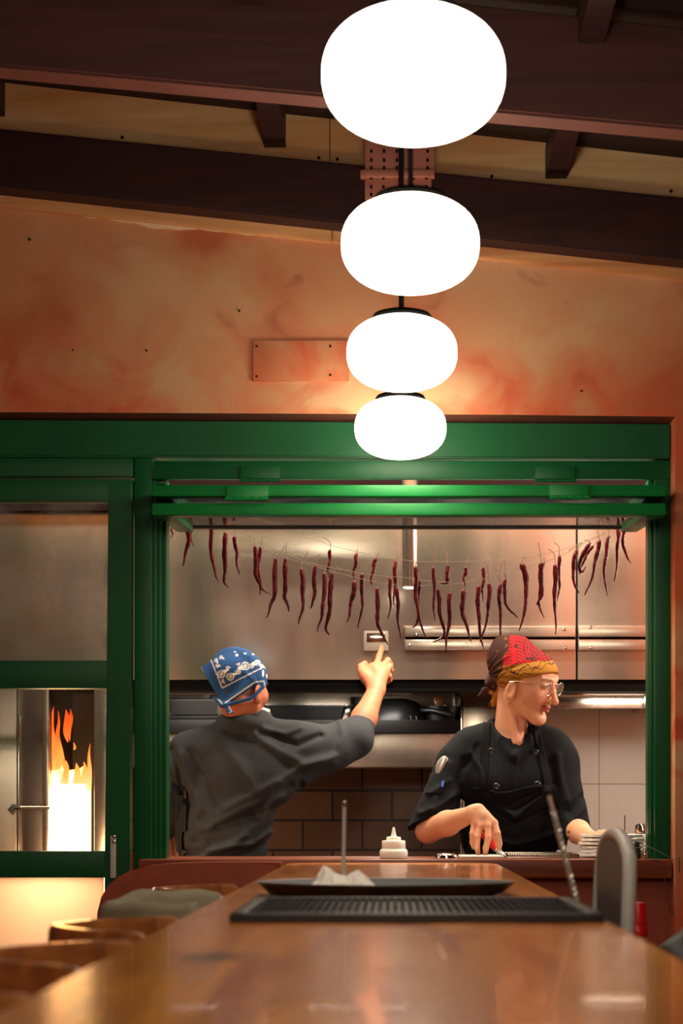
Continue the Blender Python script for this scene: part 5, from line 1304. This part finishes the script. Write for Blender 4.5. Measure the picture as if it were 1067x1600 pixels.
# headscarf
capS = ev([('u', 0, ell((0,.026,.018), (.084,.098,.078))), ('u', .03, ell((0,-.030,.020), (.071,.064,.060))), ('u', .045, ell((0,.078,.062), (.060,.058,.058)))])
def scarf_loc(q):
    d = capS(q)
    hem = (q[:,2]-(.040-.0*q[:,0]))-(q[:,1]+.095)*-.60           # rises towards the brow
    hem = (.050-.70*(q[:,1]+.088))-q[:,2]
    d = smax(d, np.maximum(hem*.87, -.026-.12*np.clip(-q[:,1], -1, 0)-q[:,2]*1.0-.02), .004)
    # gathered pleats running back to the knot
    ang = np.arctan2(q[:,2]+.03, q[:,1]-.11); m_ = np.exp(-((q[:,2]+.0)/.05)**2)
    d = d-.0018*np.sin(ang*26)*m_-.0012*np.sin(ang*47+3)*m_
    return d
K_ = np.array(hl(-.02,.098,-.045), f32)
kn_ops = [('u', .010, cap(hl(-.015,.088,-.035), hl(-.025,.104,-.046), .017, .014)),
          ('u', .006, cap(W(775,1085,dw+.02), W(758,1080,dw+.035), .008, .012)), ('u', .006, cap(W(758,1080,dw+.035), W(748,1088,dw+.04), .012, .003)), ('u', .006, cap(W(758,1086,dw+.035), W(747.5,1087,dw+.04), .008, .003)),
          ('u', .006, cap(W(775,1088,dw+.02), W(769,1100,dw+.03), .007, .009)), ('u', .006, cap(W(769,1100,dw+.03), W(764,1105,dw+.03), .009, .003)),
          ('u', .02, cap(W(781,1012,dw+.02), W(771,1060,dw+.03), .020, .017)), ('u', .014, cap(W(771,1060,dw+.03), W(776,1084,dw+.02), .016, .012))]
fS0 = local(scarf_loc, HC, RW, HS); knf = ev(kn_ops)
fS = lambda p: smin(fS0(p), knf(p), .010)
def scarf_col(p):
    X_, Y_ = pxz(p); n = len(p)
    red, och, brn = np.array(lin((192,8,18))), np.array(lin((172,112,28))), np.array(lin((64,30,20)))
    c = np.tile(och, (n, 1))
    # seam between the red crown and the ochre band runs from (793,1039) to (862,1030) and down the front
    seam = 1040-.145*(X_-793)+.0022*np.clip(X_-840,0,99)**2*2.2
    isred = Y_ < seam; c[isred] = red
    bx = 796-.30*(Y_-1002)+2.0*np.sin(Y_*.2)
    isb = X_ < bx+.0; c[isb] = brn
    blot = (np.sin(X_*.33+2*np.sin(Y_*.21))*np.sin(Y_*.27+1.3*np.sin(X_*.19)) > .72) & isb; c[blot] = np.array(lin((120,70,26)))
    # the far edge of the brow is a darker border
    front = X_ > 872-.0*(Y_-1040); c[front] = np.array(lin((96,22,18)))
    dark = np.array(lin((60,16,18)))
    # printed line drawing: arcs and leaves on the red, thin scrolls on the ochre
    r1 = np.hypot(X_-800, (Y_-1048)*1.15); ln = (np.abs(((r1/5.6) % 1)-.5) < .15) & isred & ~isb & (np.sin(X_*.28) > -.75); c[ln] = dark
    r2 = np.hypot(X_-846, Y_-1012); ln = (np.abs(((r2/5.0) % 1)-.5) < .17) & isred & ~isb & (X_ > 812) & (r2 < 30); c[ln] = dark
    for x, y in [(824,1029),(831,1029),(806,1010)]:
        c[(np.hypot(X_-x, (Y_-y)*1.3) < 3.2) & isred & ~isb] = dark
    wv = Y_-(1050+4*np.sin(X_*.22)+1.5*np.sin(X_*.6)-.28*(X_-800)); ln = (np.abs(wv) < .95) & ~isred & ~isb; c[ln] = dark
    wv = Y_-(1062+2.5*np.sin(X_*.35+1)-.42*(X_-800)); ln = (np.abs(wv) < .9) & ~isred & ~isb; c[ln] = np.array(lin((110,66,20)))
    r3 = np.hypot(X_-804, Y_-1047); ln = (np.abs(r3-5.5) < .8) & (X_ < 806) & ~isred & ~isb; c[ln] = dark
    c[(np.hypot(X_-767, Y_-1082) < 3.4)] = och
    return c
Xs = axis_pts(float(W(742,0,dw)[0]), float(W(884,0,dw)[0]), [], .0018, .0018)
scarf = grow('headscarf', fS, Xs, axis_pts(float(HC[1])-.13, float(HC[1])+.15, [], .0022, .0022), axis_pts(float(W(0,1110,dw)[2]), float(W(0,995,dw)[2]), [], .0018, .0018), 'printed_cloth', w1, scarf_col, it=1)
# round glasses, ear stud
def ringpts(c, rx, rz, tilt, n=28):
    return [Vector(tuple(map(float, hl(c[0]+rx*math.cos(2*math.pi*i/n), c[1]+tilt*abs(math.cos(2*math.pi*i/n))*0, c[2]+rz*math.sin(2*math.pi*i/n))))) for i in range(n+1)]
gl = None
for s in (-1, 1):
    m = MB(); pts = [Vector(tuple(map(float, hl(s*.033+.0215*math.cos(2*math.pi*i/32), -.1005+.10*(s*(s*.033+.0215*math.cos(2*math.pi*i/32))-.033)*.6, .0005+.0195*math.sin(2*math.pi*i/32))))) for i in range(33)]
    m.tube(pts, .00085, 8, caps=False)
    if gl is None: gl = m.build('glasses', 'chrome', w1, angle=180)
    else: m.build('rim', 'chrome', gl, angle=180)
    m = MB(); m.tube([Vector(tuple(map(float, hl(*q)))) for q in ((s*.0545,-.098,.006), (s*.066,-.088,.009), (s*.079,-.02,.000), (s*.083,.006,-.010))], [.0013,.0011,.0010,.0010], 8); m.build('temple_arm', 'chrome', gl)
    m = MB(); vs = [m.bm.verts.new(pt) for pt in [pts[i] for i in range(32)]]; m.bm.faces.new(vs); m.build('lens', 'lens_glass', gl)
m = MB(); m.tube([Vector(tuple(map(float, hl(*q)))) for q in ((-.0125,-.1005,.004), (0,-.1045,.008), (.0125,-.1005,.004))], .0009, 8); m.build('bridge', 'chrome', gl)
m = MB(); q = hl(-.080,-.009,-.069); r = bmesh.ops.create_icosphere(m.bm, subdivisions=2, radius=.0028)
for v in m.bm.verts: v.co += Vector(tuple(map(float, q)))
m.tube([Vector(tuple(map(float, q))), Vector(tuple(map(float, q+[0,0,-.012])))], .0011, 6); m.build('earring', 'chrome', w1)

# things she carries: spoon and pen in the sleeve pocket, tongs in the hand
c, d = ray_hit(jW, 690, 1196, dw-.3, dw+.1)
t = thing('tasting_spoon', 'steel spoon tucked bowl-up in the sleeve pocket of the black jacket', 'spoon', tuple(c))
m = MB(); r = bmesh.ops.create_uvsphere(m.bm, u_segments=24, v_segments=16, radius=1)
rot = Matrix.Rotation(math.radians(-21), 3, 'Y').inverted()
for v in r['verts']:
    q = Vector((v.co.x*.0165, v.co.y*.0045-.004-.004*(1-v.co.x**2), v.co.z*.030)); v.co = Matrix.Rotation(math.radians(24), 3, 'Y') @ q + c
m.build('bowl', 'spoon_steel', t, angle=180)
a, _ = ray_hit(jW, 685, 1212, dw-.3, dw+.1); b2_, _ = ray_hit(jW, 676, 1236, dw-.3, dw+.1)
m = MB(); m.tube([a+Vector((0,.0,0)), b2_+Vector((0,.008,0))], .003, 8); m.build('stem', 'spoon_steel', t)
# pocket patch stitched on the sleeve
pk = lambda p: smax(jW(p)-.004, np.maximum(band(672, 664, 699, 692, 1208, 1240)(p), p[:,1]-(dw-.02)), .002)
grow('sleeve_pocket', pk, axis_pts(float(W(658,0,dw)[0]), float(W(704,0,dw)[0]), [], .0026, .0026), axis_pts(dw-.2, dw+.0, [], .003, .003), axis_pts(float(W(0,1244,dw)[2]), float(W(0,1204,dw)[2]), [], .0026, .0026), 'black_cloth', jacket, it=1)
a, _ = ray_hit(jW, 692, 1221, dw-.3, dw+.1); b2_, _ = ray_hit(jW, 690.5, 1230, dw-.3, dw+.1)
m = MB(); m.tube([a+Vector((0,-.007,0)), b2_+Vector((0,-.007,0))], .0034, 10)
tag(m.build('pocket_pen', 'blue_plastic', origin=a), 'blue tipped pen clipped on the black sleeve pocket below the spoon', 'pen')
t = thing('tongs', 'red handled kitchen tongs gripped by the scarfed cook over the board', 'tongs', tuple(P(780,1340,dw-.29)))
a, b2_, c2 = P(752,1300,dw-.255), P(776,1327,dw-.285), P(792,1341,dw-.31)
for off in (-.006, .006):
    o_ = Vector((off*.7, off, 0))
    m = MB(); m.tube([a+o_, a.lerp(b2_, .5)+o_*1.3, b2_+o_], [.007,.0075,.006], 10)
    for v in m.bm.verts: pass
    g_ = m.build('handle', 'red_plastic', t)
    m = MB(); m.tube([b2_+o_*.9, b2_.lerp(c2, .6)+o_*.8, c2+o_*.7], [.005,.0052,.003], 10); m.build('jaw', 'chrome', t)
# ------------------------------------------------------------------ the cook reaching up to the hood
dm = 5.62
m1 = thing('person', 'cook seen from behind in a charcoal shirt and blue bandana, reaching up to the hood', 'person', (float(W(360,0,dm)[0]), dm, 0))
RM = euler(math.radians(146), math.radians(12), math.radians(-6)); HM = W(375, 1072, dm-.01); HMS = .95
headM = local(ev(head_ops()), HM, RM, HMS)
ml = lambda x, y, z: HM+RM@np.array((x, y, z), f32)*HMS
nbM = W(386, 1132, dm+.03)
sR, eR, wR = W(470, 1165, dm+.04), W(556, 1152, dm+.14), W(588, 1078, dm+.26)
sL, eL, wL = W(292, 1180, dm-.02), W(250, 1262, dm-.03), W(262, 1335, dm+.12)
hipM = W(348, 1420, dm-.02)
b = [('u', 0, headM), ('u', .02, cap(ml(0,.03,-.05), nbM, .052, .055)), ('u', .04, cap(sR+[-.06,0,.0], sL+[.06,0,0], .055)), ('u', .05, ell(W(372,1225,dm+.0), (.15,.09,.13))), ('u', .05, ell(W(352,1320,dm-.0), (.112,.085,.14))), ('u', .05, ell(hipM, (.155,.11,.13)))]
b += [('u', .02, cap(sR, eR, .05, .042)), ('u', .015, cap(eR, eR*.6+wR*.4, .043, .041)), ('u', .015, cap(eR*.6+wR*.4, wR, .041, .027)), ('u', .02, cap(sL, eL, .042, .036)), ('u', .02, cap(eL, wL, .034, .026))]
# raised hand: index finger pressing the plate on the hood, the others spread and bent, thumb at the near side
hb = dm+.285; tip = W(596, 1011, 5.979)
pal = W(588, 1050, hb+.01)
kR = [W(582,1043,hb+.03), W(589,1037,hb+.035), W(599,1040,hb+.03), W(604,1047,hb+.018)]
b += [('u', .012, cap(wR, pal, .026, .028)), ('u', .012, cap(wR, W(597,1052,hb), .024, .024))]
for q in kR: b.append(('u', .012, cap(pal, q, .022, .0125)))
b += finger([kR[1], W(592,1026,hb+.055), W(595,1017,hb+.068), tip], [.0115,.0105,.0092,.0075], .003)
b += finger([kR[2], W(606,1032,hb+.045), W(610,1038,hb+.058), W(607,1045,hb+.06)], [.0115,.0105,.0095,.008], .003)
b += finger([kR[3], W(609,1041,hb+.035), W(611,1047,hb+.045), W(607,1053,hb+.045)], [.011,.010,.009,.0075], .003)
b += finger([W(602,1054,hb+.005), W(608,1056,hb+.015), W(609,1062,hb+.025), W(604,1066,hb+.025)], [.0105,.0095,.0085,.007], .003)
b += finger([W(574,1062,hb-.005), W(566,1049,hb+.0), W(564,1042,hb+.012), W(570,1036,hb+.02)], [.017,.014,.0115,.0085], .006)
b += [('u', .012, cap(wR, W(573,1057,hb-.005), .024, .020)), ('u', .014, cap(W(573,1056,hb), W(581,1044,hb+.02), .019, .014))]
# left hand resting low, out of sight behind the jamb
b += [('u', .012, cap(wL, wL+[.02,.06,-.03], .027, .022))]
for k_ in range(4): b += finger([wL+[.0+.013*k_,.06,-.03], wL+[.0+.014*k_,.095,-.04], wL+[.0+.014*k_,.115,-.06], wL+[.0+.013*k_,.118,-.075]], [.010,.0095,.0085,.007], .003)
b += finger([wL+[.03,.03,-.015], wL+[.05,.05,-.03], wL+[.055,.075,-.045]], [.012,.010,.008], .004)
for s in (-1, 1):
    b += [('u', .04, cap(hipM+[s*.08,0,-.06], (hipM[0]+s*.09, dm+.0, .47), .085, .055)), ('u', .02, cap((hipM[0]+s*.09, dm+.0, .47), (hipM[0]+s*.095, dm-.03, .08), .055, .04)), ('u', .02, cap((hipM[0]+s*.095, dm-.04, .045), (hipM[0]+s*.11, dm+.12, .032), .04, .032))]
fM = ev(b)
def skinM(p):
    q = (p-HM)@RM/HMS; c = np.tile(np.array(lin((178,104,72))), (len(p), 1))
    hairm = (q[:,1] > -.02) & (q[:,2] > -.055+.35*(np.abs(q[:,0])-.05)) & (q[:,2] < .2) & (np.abs(q[:,0]) < .073)
    c[hairm] = np.array(lin((74,50,40)))
    w_ = .5*np.exp(-((p-tip)**2).sum(1)/.010**2); c = c*(1-w_[:,None])+np.array(lin((220,96,60)))*w_[:,None]
    for k_ in kR: w_ = .35*np.exp(-((p-k_)**2).sum(1)/.012**2); c = c*(1-w_[:,None])+np.array(SK['red'])*w_[:,None]
    for s in (-1, 1): w_ = .5*np.exp(-((q-[s*.08,.012,-.012])**2).sum(1)/.03**2); c = c*(1-w_[:,None])+np.array(lin((214,110,80)))*w_[:,None]
    return c
hx = [(float(HM[0])-.12, float(HM[0])+.12), (float(W(555,0,hb)[0]), float(W(618,0,hb)[0]))]
X = axis_pts(float(W(222,0,dm)[0]), float(W(622,0,hb)[0]), hx, .006, .0019)
Y = axis_pts(dm-.2, 5.995, [(dm-.12, dm+.12), (hb-.06, 5.995)], .006, .0022)
Z = axis_pts(-.005, 1.715, [(float(W(0,1085,hb)[2]), 1.72), (HM[2]-.12, HM[2]-.05)], .008, .0019)
bodyM = grow('body', fM, X, Y, Z, 'skin', m1, skinM, it=1)

# charcoal shirt with rolled sleeve
sf = [('u', 0, ell(W(378,1215,dm+.0), (.175,.115,.125))), ('u', .05, cap(W(318,1180,dm), W(455,1168,dm+.02), .072)), ('u', .04, cap(W(352,1142,dm+.0), W(300,1172,dm-.02), .034, .056)), ('u', .04, cap(W(410,1138,dm+.01), W(474,1160,dm+.03), .036, .058)),
      ('u', .06, ell(W(352,1300,dm-.01), (.142,.110,.17))), ('u', .05, ell(W(346,1400,dm-.02), (.160,.120,.14)))]
sf += [('u', .04, cap(W(462,1172,dm+.03), W(552,1155,dm+.13), .070, .062)), ('u', .03, cap(W(552,1154,dm+.13), W(566,1132,dm+.165), .058, .044)),
       ('u', .06, cap(W(440,1215,dm+.02), W(520,1180,dm+.09), .055, .045)), ('u', .04, cap(sL, eL, .062, .056)), ('u', .03, cap(eL, eL*.6+wL*.4, .055, .046))]
sf += [('u', .03, cap(W(358,1124,dm-.01), W(408,1122,dm+.0), .026, .026)), ('u', .03, ell(W(383,1132,dm-.01), (.074,.078,.036)))]
# cuff at the elbow: cut square to the forearm
ncf = np.array(wR-eR, f32); ncf /= np.linalg.norm(ncf); cpt = W(562,1129,dm+.17)
sf += [('s', .003, lambda p: np.maximum(-((p-cpt)@ncf), -(p[:,0]-float(W(530,0,dm)[0]))))]
shirt0 = ev(sf)
FL = [([(300,1342),(340,1326),(400,1318),(424,1300)], 7, 7), ([(292,1330),(330,1332),(372,1342)], -6, 6), ([(360,1262),(420,1232),(470,1200),(520,1182)], 6, 10), ([(345,1290),(405,1262),(455,1228)], -6, 9), ([(415,1140),(448,1148),(470,1138)], 5, 7),
      ([(400,1150),(440,1175),(478,1195),(520,1190)], 6, 12), ([(430,1150),(465,1165),(500,1150)], -6, 8), ([(530,1125),(535,1150),(528,1180)], 4, 7),
      ([(330,1300),(380,1268),(440,1245)], 9, 13), ([(310,1310),(355,1290),(400,1275)], -7, 9), ([(322,1338),(370,1318),(425,1275)], 8, 10), ([(345,1345),(385,1335),(425,1310)], -6, 8), ([(288,1180),(305,1230),(318,1265)], 7, 11), ([(300,1175),(330,1215),(345,1260)], -4, 10),
      ([(272,1170),(285,1200),(290,1245)], -7, 8), ([(262,1190),(272,1225),(266,1260)], 6, 7), ([(262,1215),(290,1235)], -5, 6), ([(345,1150),(372,1190),(400,1230)], 5, 14), ([(310,1275),(325,1320)], 6, 9), ([(440,1225),(425,1265),(412,1310)], 5, 9), ([(395,1300),(440,1262),(470,1225)], -5, 8)]
shirt1 = folds(shirt0, FL, dm)
def shirtF(p):
    v = shirt1(p); m_ = np.abs(v) < .02
    if m_.any():
        q = p[m_]; v = v.copy()
        v[m_] -= .0009*np.sin(38*q[:,0]+26*q[:,2]+2.2*np.sin(19*q[:,2]+7*q[:,0]))+.0006*np.sin(75*q[:,0]-52*q[:,2]+1.6*np.sin(31*q[:,0]))
    return v
X = axis_pts(float(W(222,0,dm)[0]), float(W(592,0,dm+.15)[0]), [], .004, .004); Y = axis_pts(dm-.18, dm+.26, [], .0045, .0045); Z = axis_pts(float(W(0,1470,dm)[2]), float(W(0,1098,dm)[2]), [], .004, .004)
shirt = grow('shirt', shirtF, X, Y, Z, 'charcoal_cloth', m1, it=1)
# rolled cuff band
cfR = eR*.55+wR*.45
cuff = ev([('u', 0, cap(W(558,1139,dm+.155), W(563,1128,dm+.172), .0545, .052)), ('i', .003, lambda p: np.abs((p-W(560.5,1134,dm+.163))@ncf)-.012), ('s', .002, cap(eR, wR, .046, .040))])
# apron strings: dark ties hanging at the side of the back
def stringsF(p): 
    return smax(shirt0(p)-.012, np.minimum(band(274, 272, 287, 283, 1242, 1345)(p), band(283, 275, 292, 290, 1256, 1300)(p)), .002)
grow('apron_tie', lambda p: smax(stringsF(p), p[:,1]-(dm+.0), .002), axis_pts(float(W(262,0,dm)[0]), float(W(300,0,dm)[0]), [], .003, .003), axis_pts(dm-.16, dm+.01, [], .0035, .0035), axis_pts(float(W(0,1348,dm)[2]), float(W(0,1238,dm)[2]), [], .003, .003), 'dark_strap', m1, it=1)
tf = []
for s in (-1, 1): tf += [('u', .03, cap(hipM+[s*.08,0,-.02], (hipM[0]+s*.095, dm, .47), .102, .08)), ('u', .02, cap((hipM[0]+s*.095, dm, .47), (hipM[0]+s*.095, dm-.03, .10), .08, .066))]
tf += [('i', .002, lambda p: .085-p[:,2])]
grow('trousers', ev(tf), axis_pts(float(hipM[0])-.25, float(hipM[0])+.25, [], .012, .012), axis_pts(dm-.18, dm+.16, [], .012, .012), axis_pts(.05, float(hipM[2])+.12, [], .014, .014), 'trouser_cloth', m1, it=2)
for s in (-1, 1):
    grow('shoe', ev([('u', 0, cap((hipM[0]+s*.095, dm-.05, .05), (hipM[0]+s*.11, dm+.14, .042), .052, .044)), ('i', .004, lambda p: .002-p[:,2])]), axis_pts(float(hipM[0]+s*.1)-.09, float(hipM[0]+s*.1)+.09, [], .008, .008), axis_pts(dm-.12, dm+.21, [], .008, .008), axis_pts(-.02, .13, [], .008, .008), 'black_plastic', m1, it=1)

# bandana: cap of cloth, hem above the ear, corner flaring out at the back, knot below it
capB = ev([('u', 0, ell((0,.022,.034), (.083,.100,.090))), ('u', .03, ell((0,-.028,.028), (.070,.066,.074)))])
def hemB(q): return (-.012-.42*(q[:,1]+.02))-q[:,2]      # the cloth is kept above this line
# flaring corner: a thin draped triangle between crown, corner and knot
tri = [W(345,1022,dm-.075), W(313.5,1043,dm-.085), W(350,1104,dm-.10), W(398,1075,dm-.115)]
def tri_sdf(a, b_, c, th):
    a, b_, c = [np.array(v, np.float64) for v in (a, b_, c)]
    n = np.cross(b_-a, c-a); n /= np.linalg.norm(n)
    es = []
    for p0, p1 in ((a, b_), (b_, c), (c, a)):
        o = np.cross(p1-p0, n); o /= np.linalg.norm(o); es.append((p0, o))
    def f(p):
        q = p.astype(np.float64); d = np.abs((q-a)@n)-th
        for p0, o in es: d = np.maximum(d, (q-p0)@o)
        return d.astype(f32)
    return f
capBw = local(lambda q: smax(capB(q), hemB(q)*.9, .004), HM, RM, HMS)
flap1 = tri_sdf(W(352,1020,dm-.045), W(313.5,1043,dm-.055), W(349,1103,dm-.095), .0035)
flap2 = tri_sdf(W(352,1020,dm-.045), W(349,1103,dm-.095), W(402,1068,dm-.125), .0035)
flap3 = tri_sdf(W(352,1020,dm-.045), W(402,1068,dm-.125), W(392,1026,dm-.085), .0035)
knB = ev([('u', 0, cap(W(346,1101,dm-.098), W(355,1102,dm-.105), .009)), ('u', .004, cap(W(355,1103,dm-.106), W(362,1113,dm-.112), .0045, .0055)), ('u', .004, cap(W(352,1104,dm-.106), W(357,1114,dm-.114), .0045, .005)),
          ('u', .005, cap(W(346,1100,dm-.098), W(334,1090,dm-.085), .006, .004)), ('u', .006, cap(W(350,1102,dm-.10), W(392,1092,dm-.115), .0055, .006)), ('u', .006, cap(W(392,1092,dm-.115), W(416,1068,dm-.085), .006, .006))])
def fB(p):
    v = capBw(p); fl = smin(smin(flap1(p), flap2(p), .012), flap3(p), .012); v = smin(v, fl, .014)
    X_, Y_ = pxz(p)
    return smin(v, knB(p), .006)
def bcol(p):
    X_, Y_ = pxz(p); n = len(p)
    blue = np.array(lin((28,68,112))); dk = np.array(lin((18,48,86))); wh = np.array(lin((226,214,196)))
    c = np.tile(blue, (n, 1)); c[(np.sin(X_*.9)*np.sin(Y_*.8+1) > .8)] = dk*.8+blue*.2
    # printed border: two dotted lines meeting at (347,1075), paisleys inside
    def dots(x0, y0, x1, y1, step, r):
        L_ = math.hypot(x1-x0, y1-y0); ux, uy = (x1-x0)/L_, (y1-y0)/L_; s = (X_-x0)*ux+(Y_-y0)*uy; o = -(X_-x0)*uy+(Y_-y0)*ux
        ph = (s/step) % 1
        return (np.abs(o) < r) & (np.abs(ph-.5) < .30) & (s > 0) & (s < L_)
    c[dots(329.5,1031,347,1075,2.2,1.05) | dots(347,1075,402,1047,2.2,1.05) | dots(402,1047,417,1040,2.2,.9)] = wh
    def pais(x, y, r, a, tail):
        ca, sa = math.cos(a), math.sin(a); u = (X_-x)*ca+(Y_-y)*sa; v = -(X_-x)*sa+(Y_-y)*ca
        k = np.clip(u/(r*tail), 0, 1); rad = np.hypot(u-k*r*tail, v-k*k*r*.8)
        R_ = r*(1-.8*k); body = rad < R_
        inner = (np.hypot(u, v) < r*.62) & (np.hypot(u, v) > r*.42); core = np.hypot(u, v) < r*.16
        edge = (rad > R_*.72) & (rad < R_*.84)
        return body, body & (inner | core | edge)
    for x, y, r, a, tl in [(346,1053,6.6,-1.0,1.7),(360,1057,6.4,-.9,1.6),(383,1041,7.0,2.4,1.5),(349,1064.5,3.4,0,.6),(338,1032,3.5,.6,1.2),(346,1027,3.2,0,1.2),(372,1049,4.6,-1.6,1.4),(393,1040,4.2,-1.4,1.6),(402,1036,5.0,2.2,1.3),(340,1040,3.2,-.4,1.3),(409,1041,3.2,1.2,1.2),(356,1043,3.0,-.6,1.2),(372,1038,2.6,-1.2,1.2)]:
        bd, hole = pais(x, y, r, a, tl); c[bd] = wh; c[hole] = blue
    for x, y, rx, ry in [(370,1023.5,2.3,2.0),(383,1021,2.3,1.3),(396,1022,2.4,1.3),(367,1018.5,2.2,.9),(408,1031,1.2,1.2),(411,1052,1.5,5.5),(417,1056,1.3,3),(414,1042,1.4,2.4),(419,1049,1,2)]:
        c[((X_-x)/rx)**2+((Y_-y)/ry)**2 < 1] = wh
    # pale stitched hem along the free edges
    def seg(x0, y0, x1, y1):
        L2 = (x1-x0)**2+(y1-y0)**2; t = np.clip(((X_-x0)*(x1-x0)+(Y_-y0)*(y1-y0))/L2, 0, 1); return np.hypot(X_-x0-t*(x1-x0), Y_-y0-t*(y1-y0))
    hemd = np.minimum.reduce([seg(313,1042,330,1078), seg(330,1078,347,1100), seg(352,1098,398,1066), seg(398,1066,412,1064), seg(412,1064,416,1078), seg(360,1104,396,1094), seg(396,1094,410,1084), seg(357,1104,362,1112), seg(362,1112,358,1114)])
    c[hemd < 1.15] = np.array(lin((168,164,158)))
    return c
# open fold under the flap showing hair
fold_hole = cap(W(362,1096,dm-.145), W(396,1078,dm-.15), .006, .010)
fB2 = lambda p: smax(fB(p), -ev([('u', 0, cap(W(366,1094,dm-.125), W(390,1082,dm-.135), .004, .006)), ('u', .004, cap(W(390,1082,dm-.135), W(408,1071,dm-.12), .006, .006))])(p), .004)
Xs = axis_pts(float(W(306,0,dm)[0]), float(W(432,0,dm)[0]), [], .0017, .0017)
grow('bandana', fB2, Xs, axis_pts(dm-.15, dm+.13, [], .0022, .0022), axis_pts(float(W(0,1120,dm)[2]), float(W(0,992,dm)[2]), [], .0017, .0017), 'printed_cloth', m1, bcol, it=1)
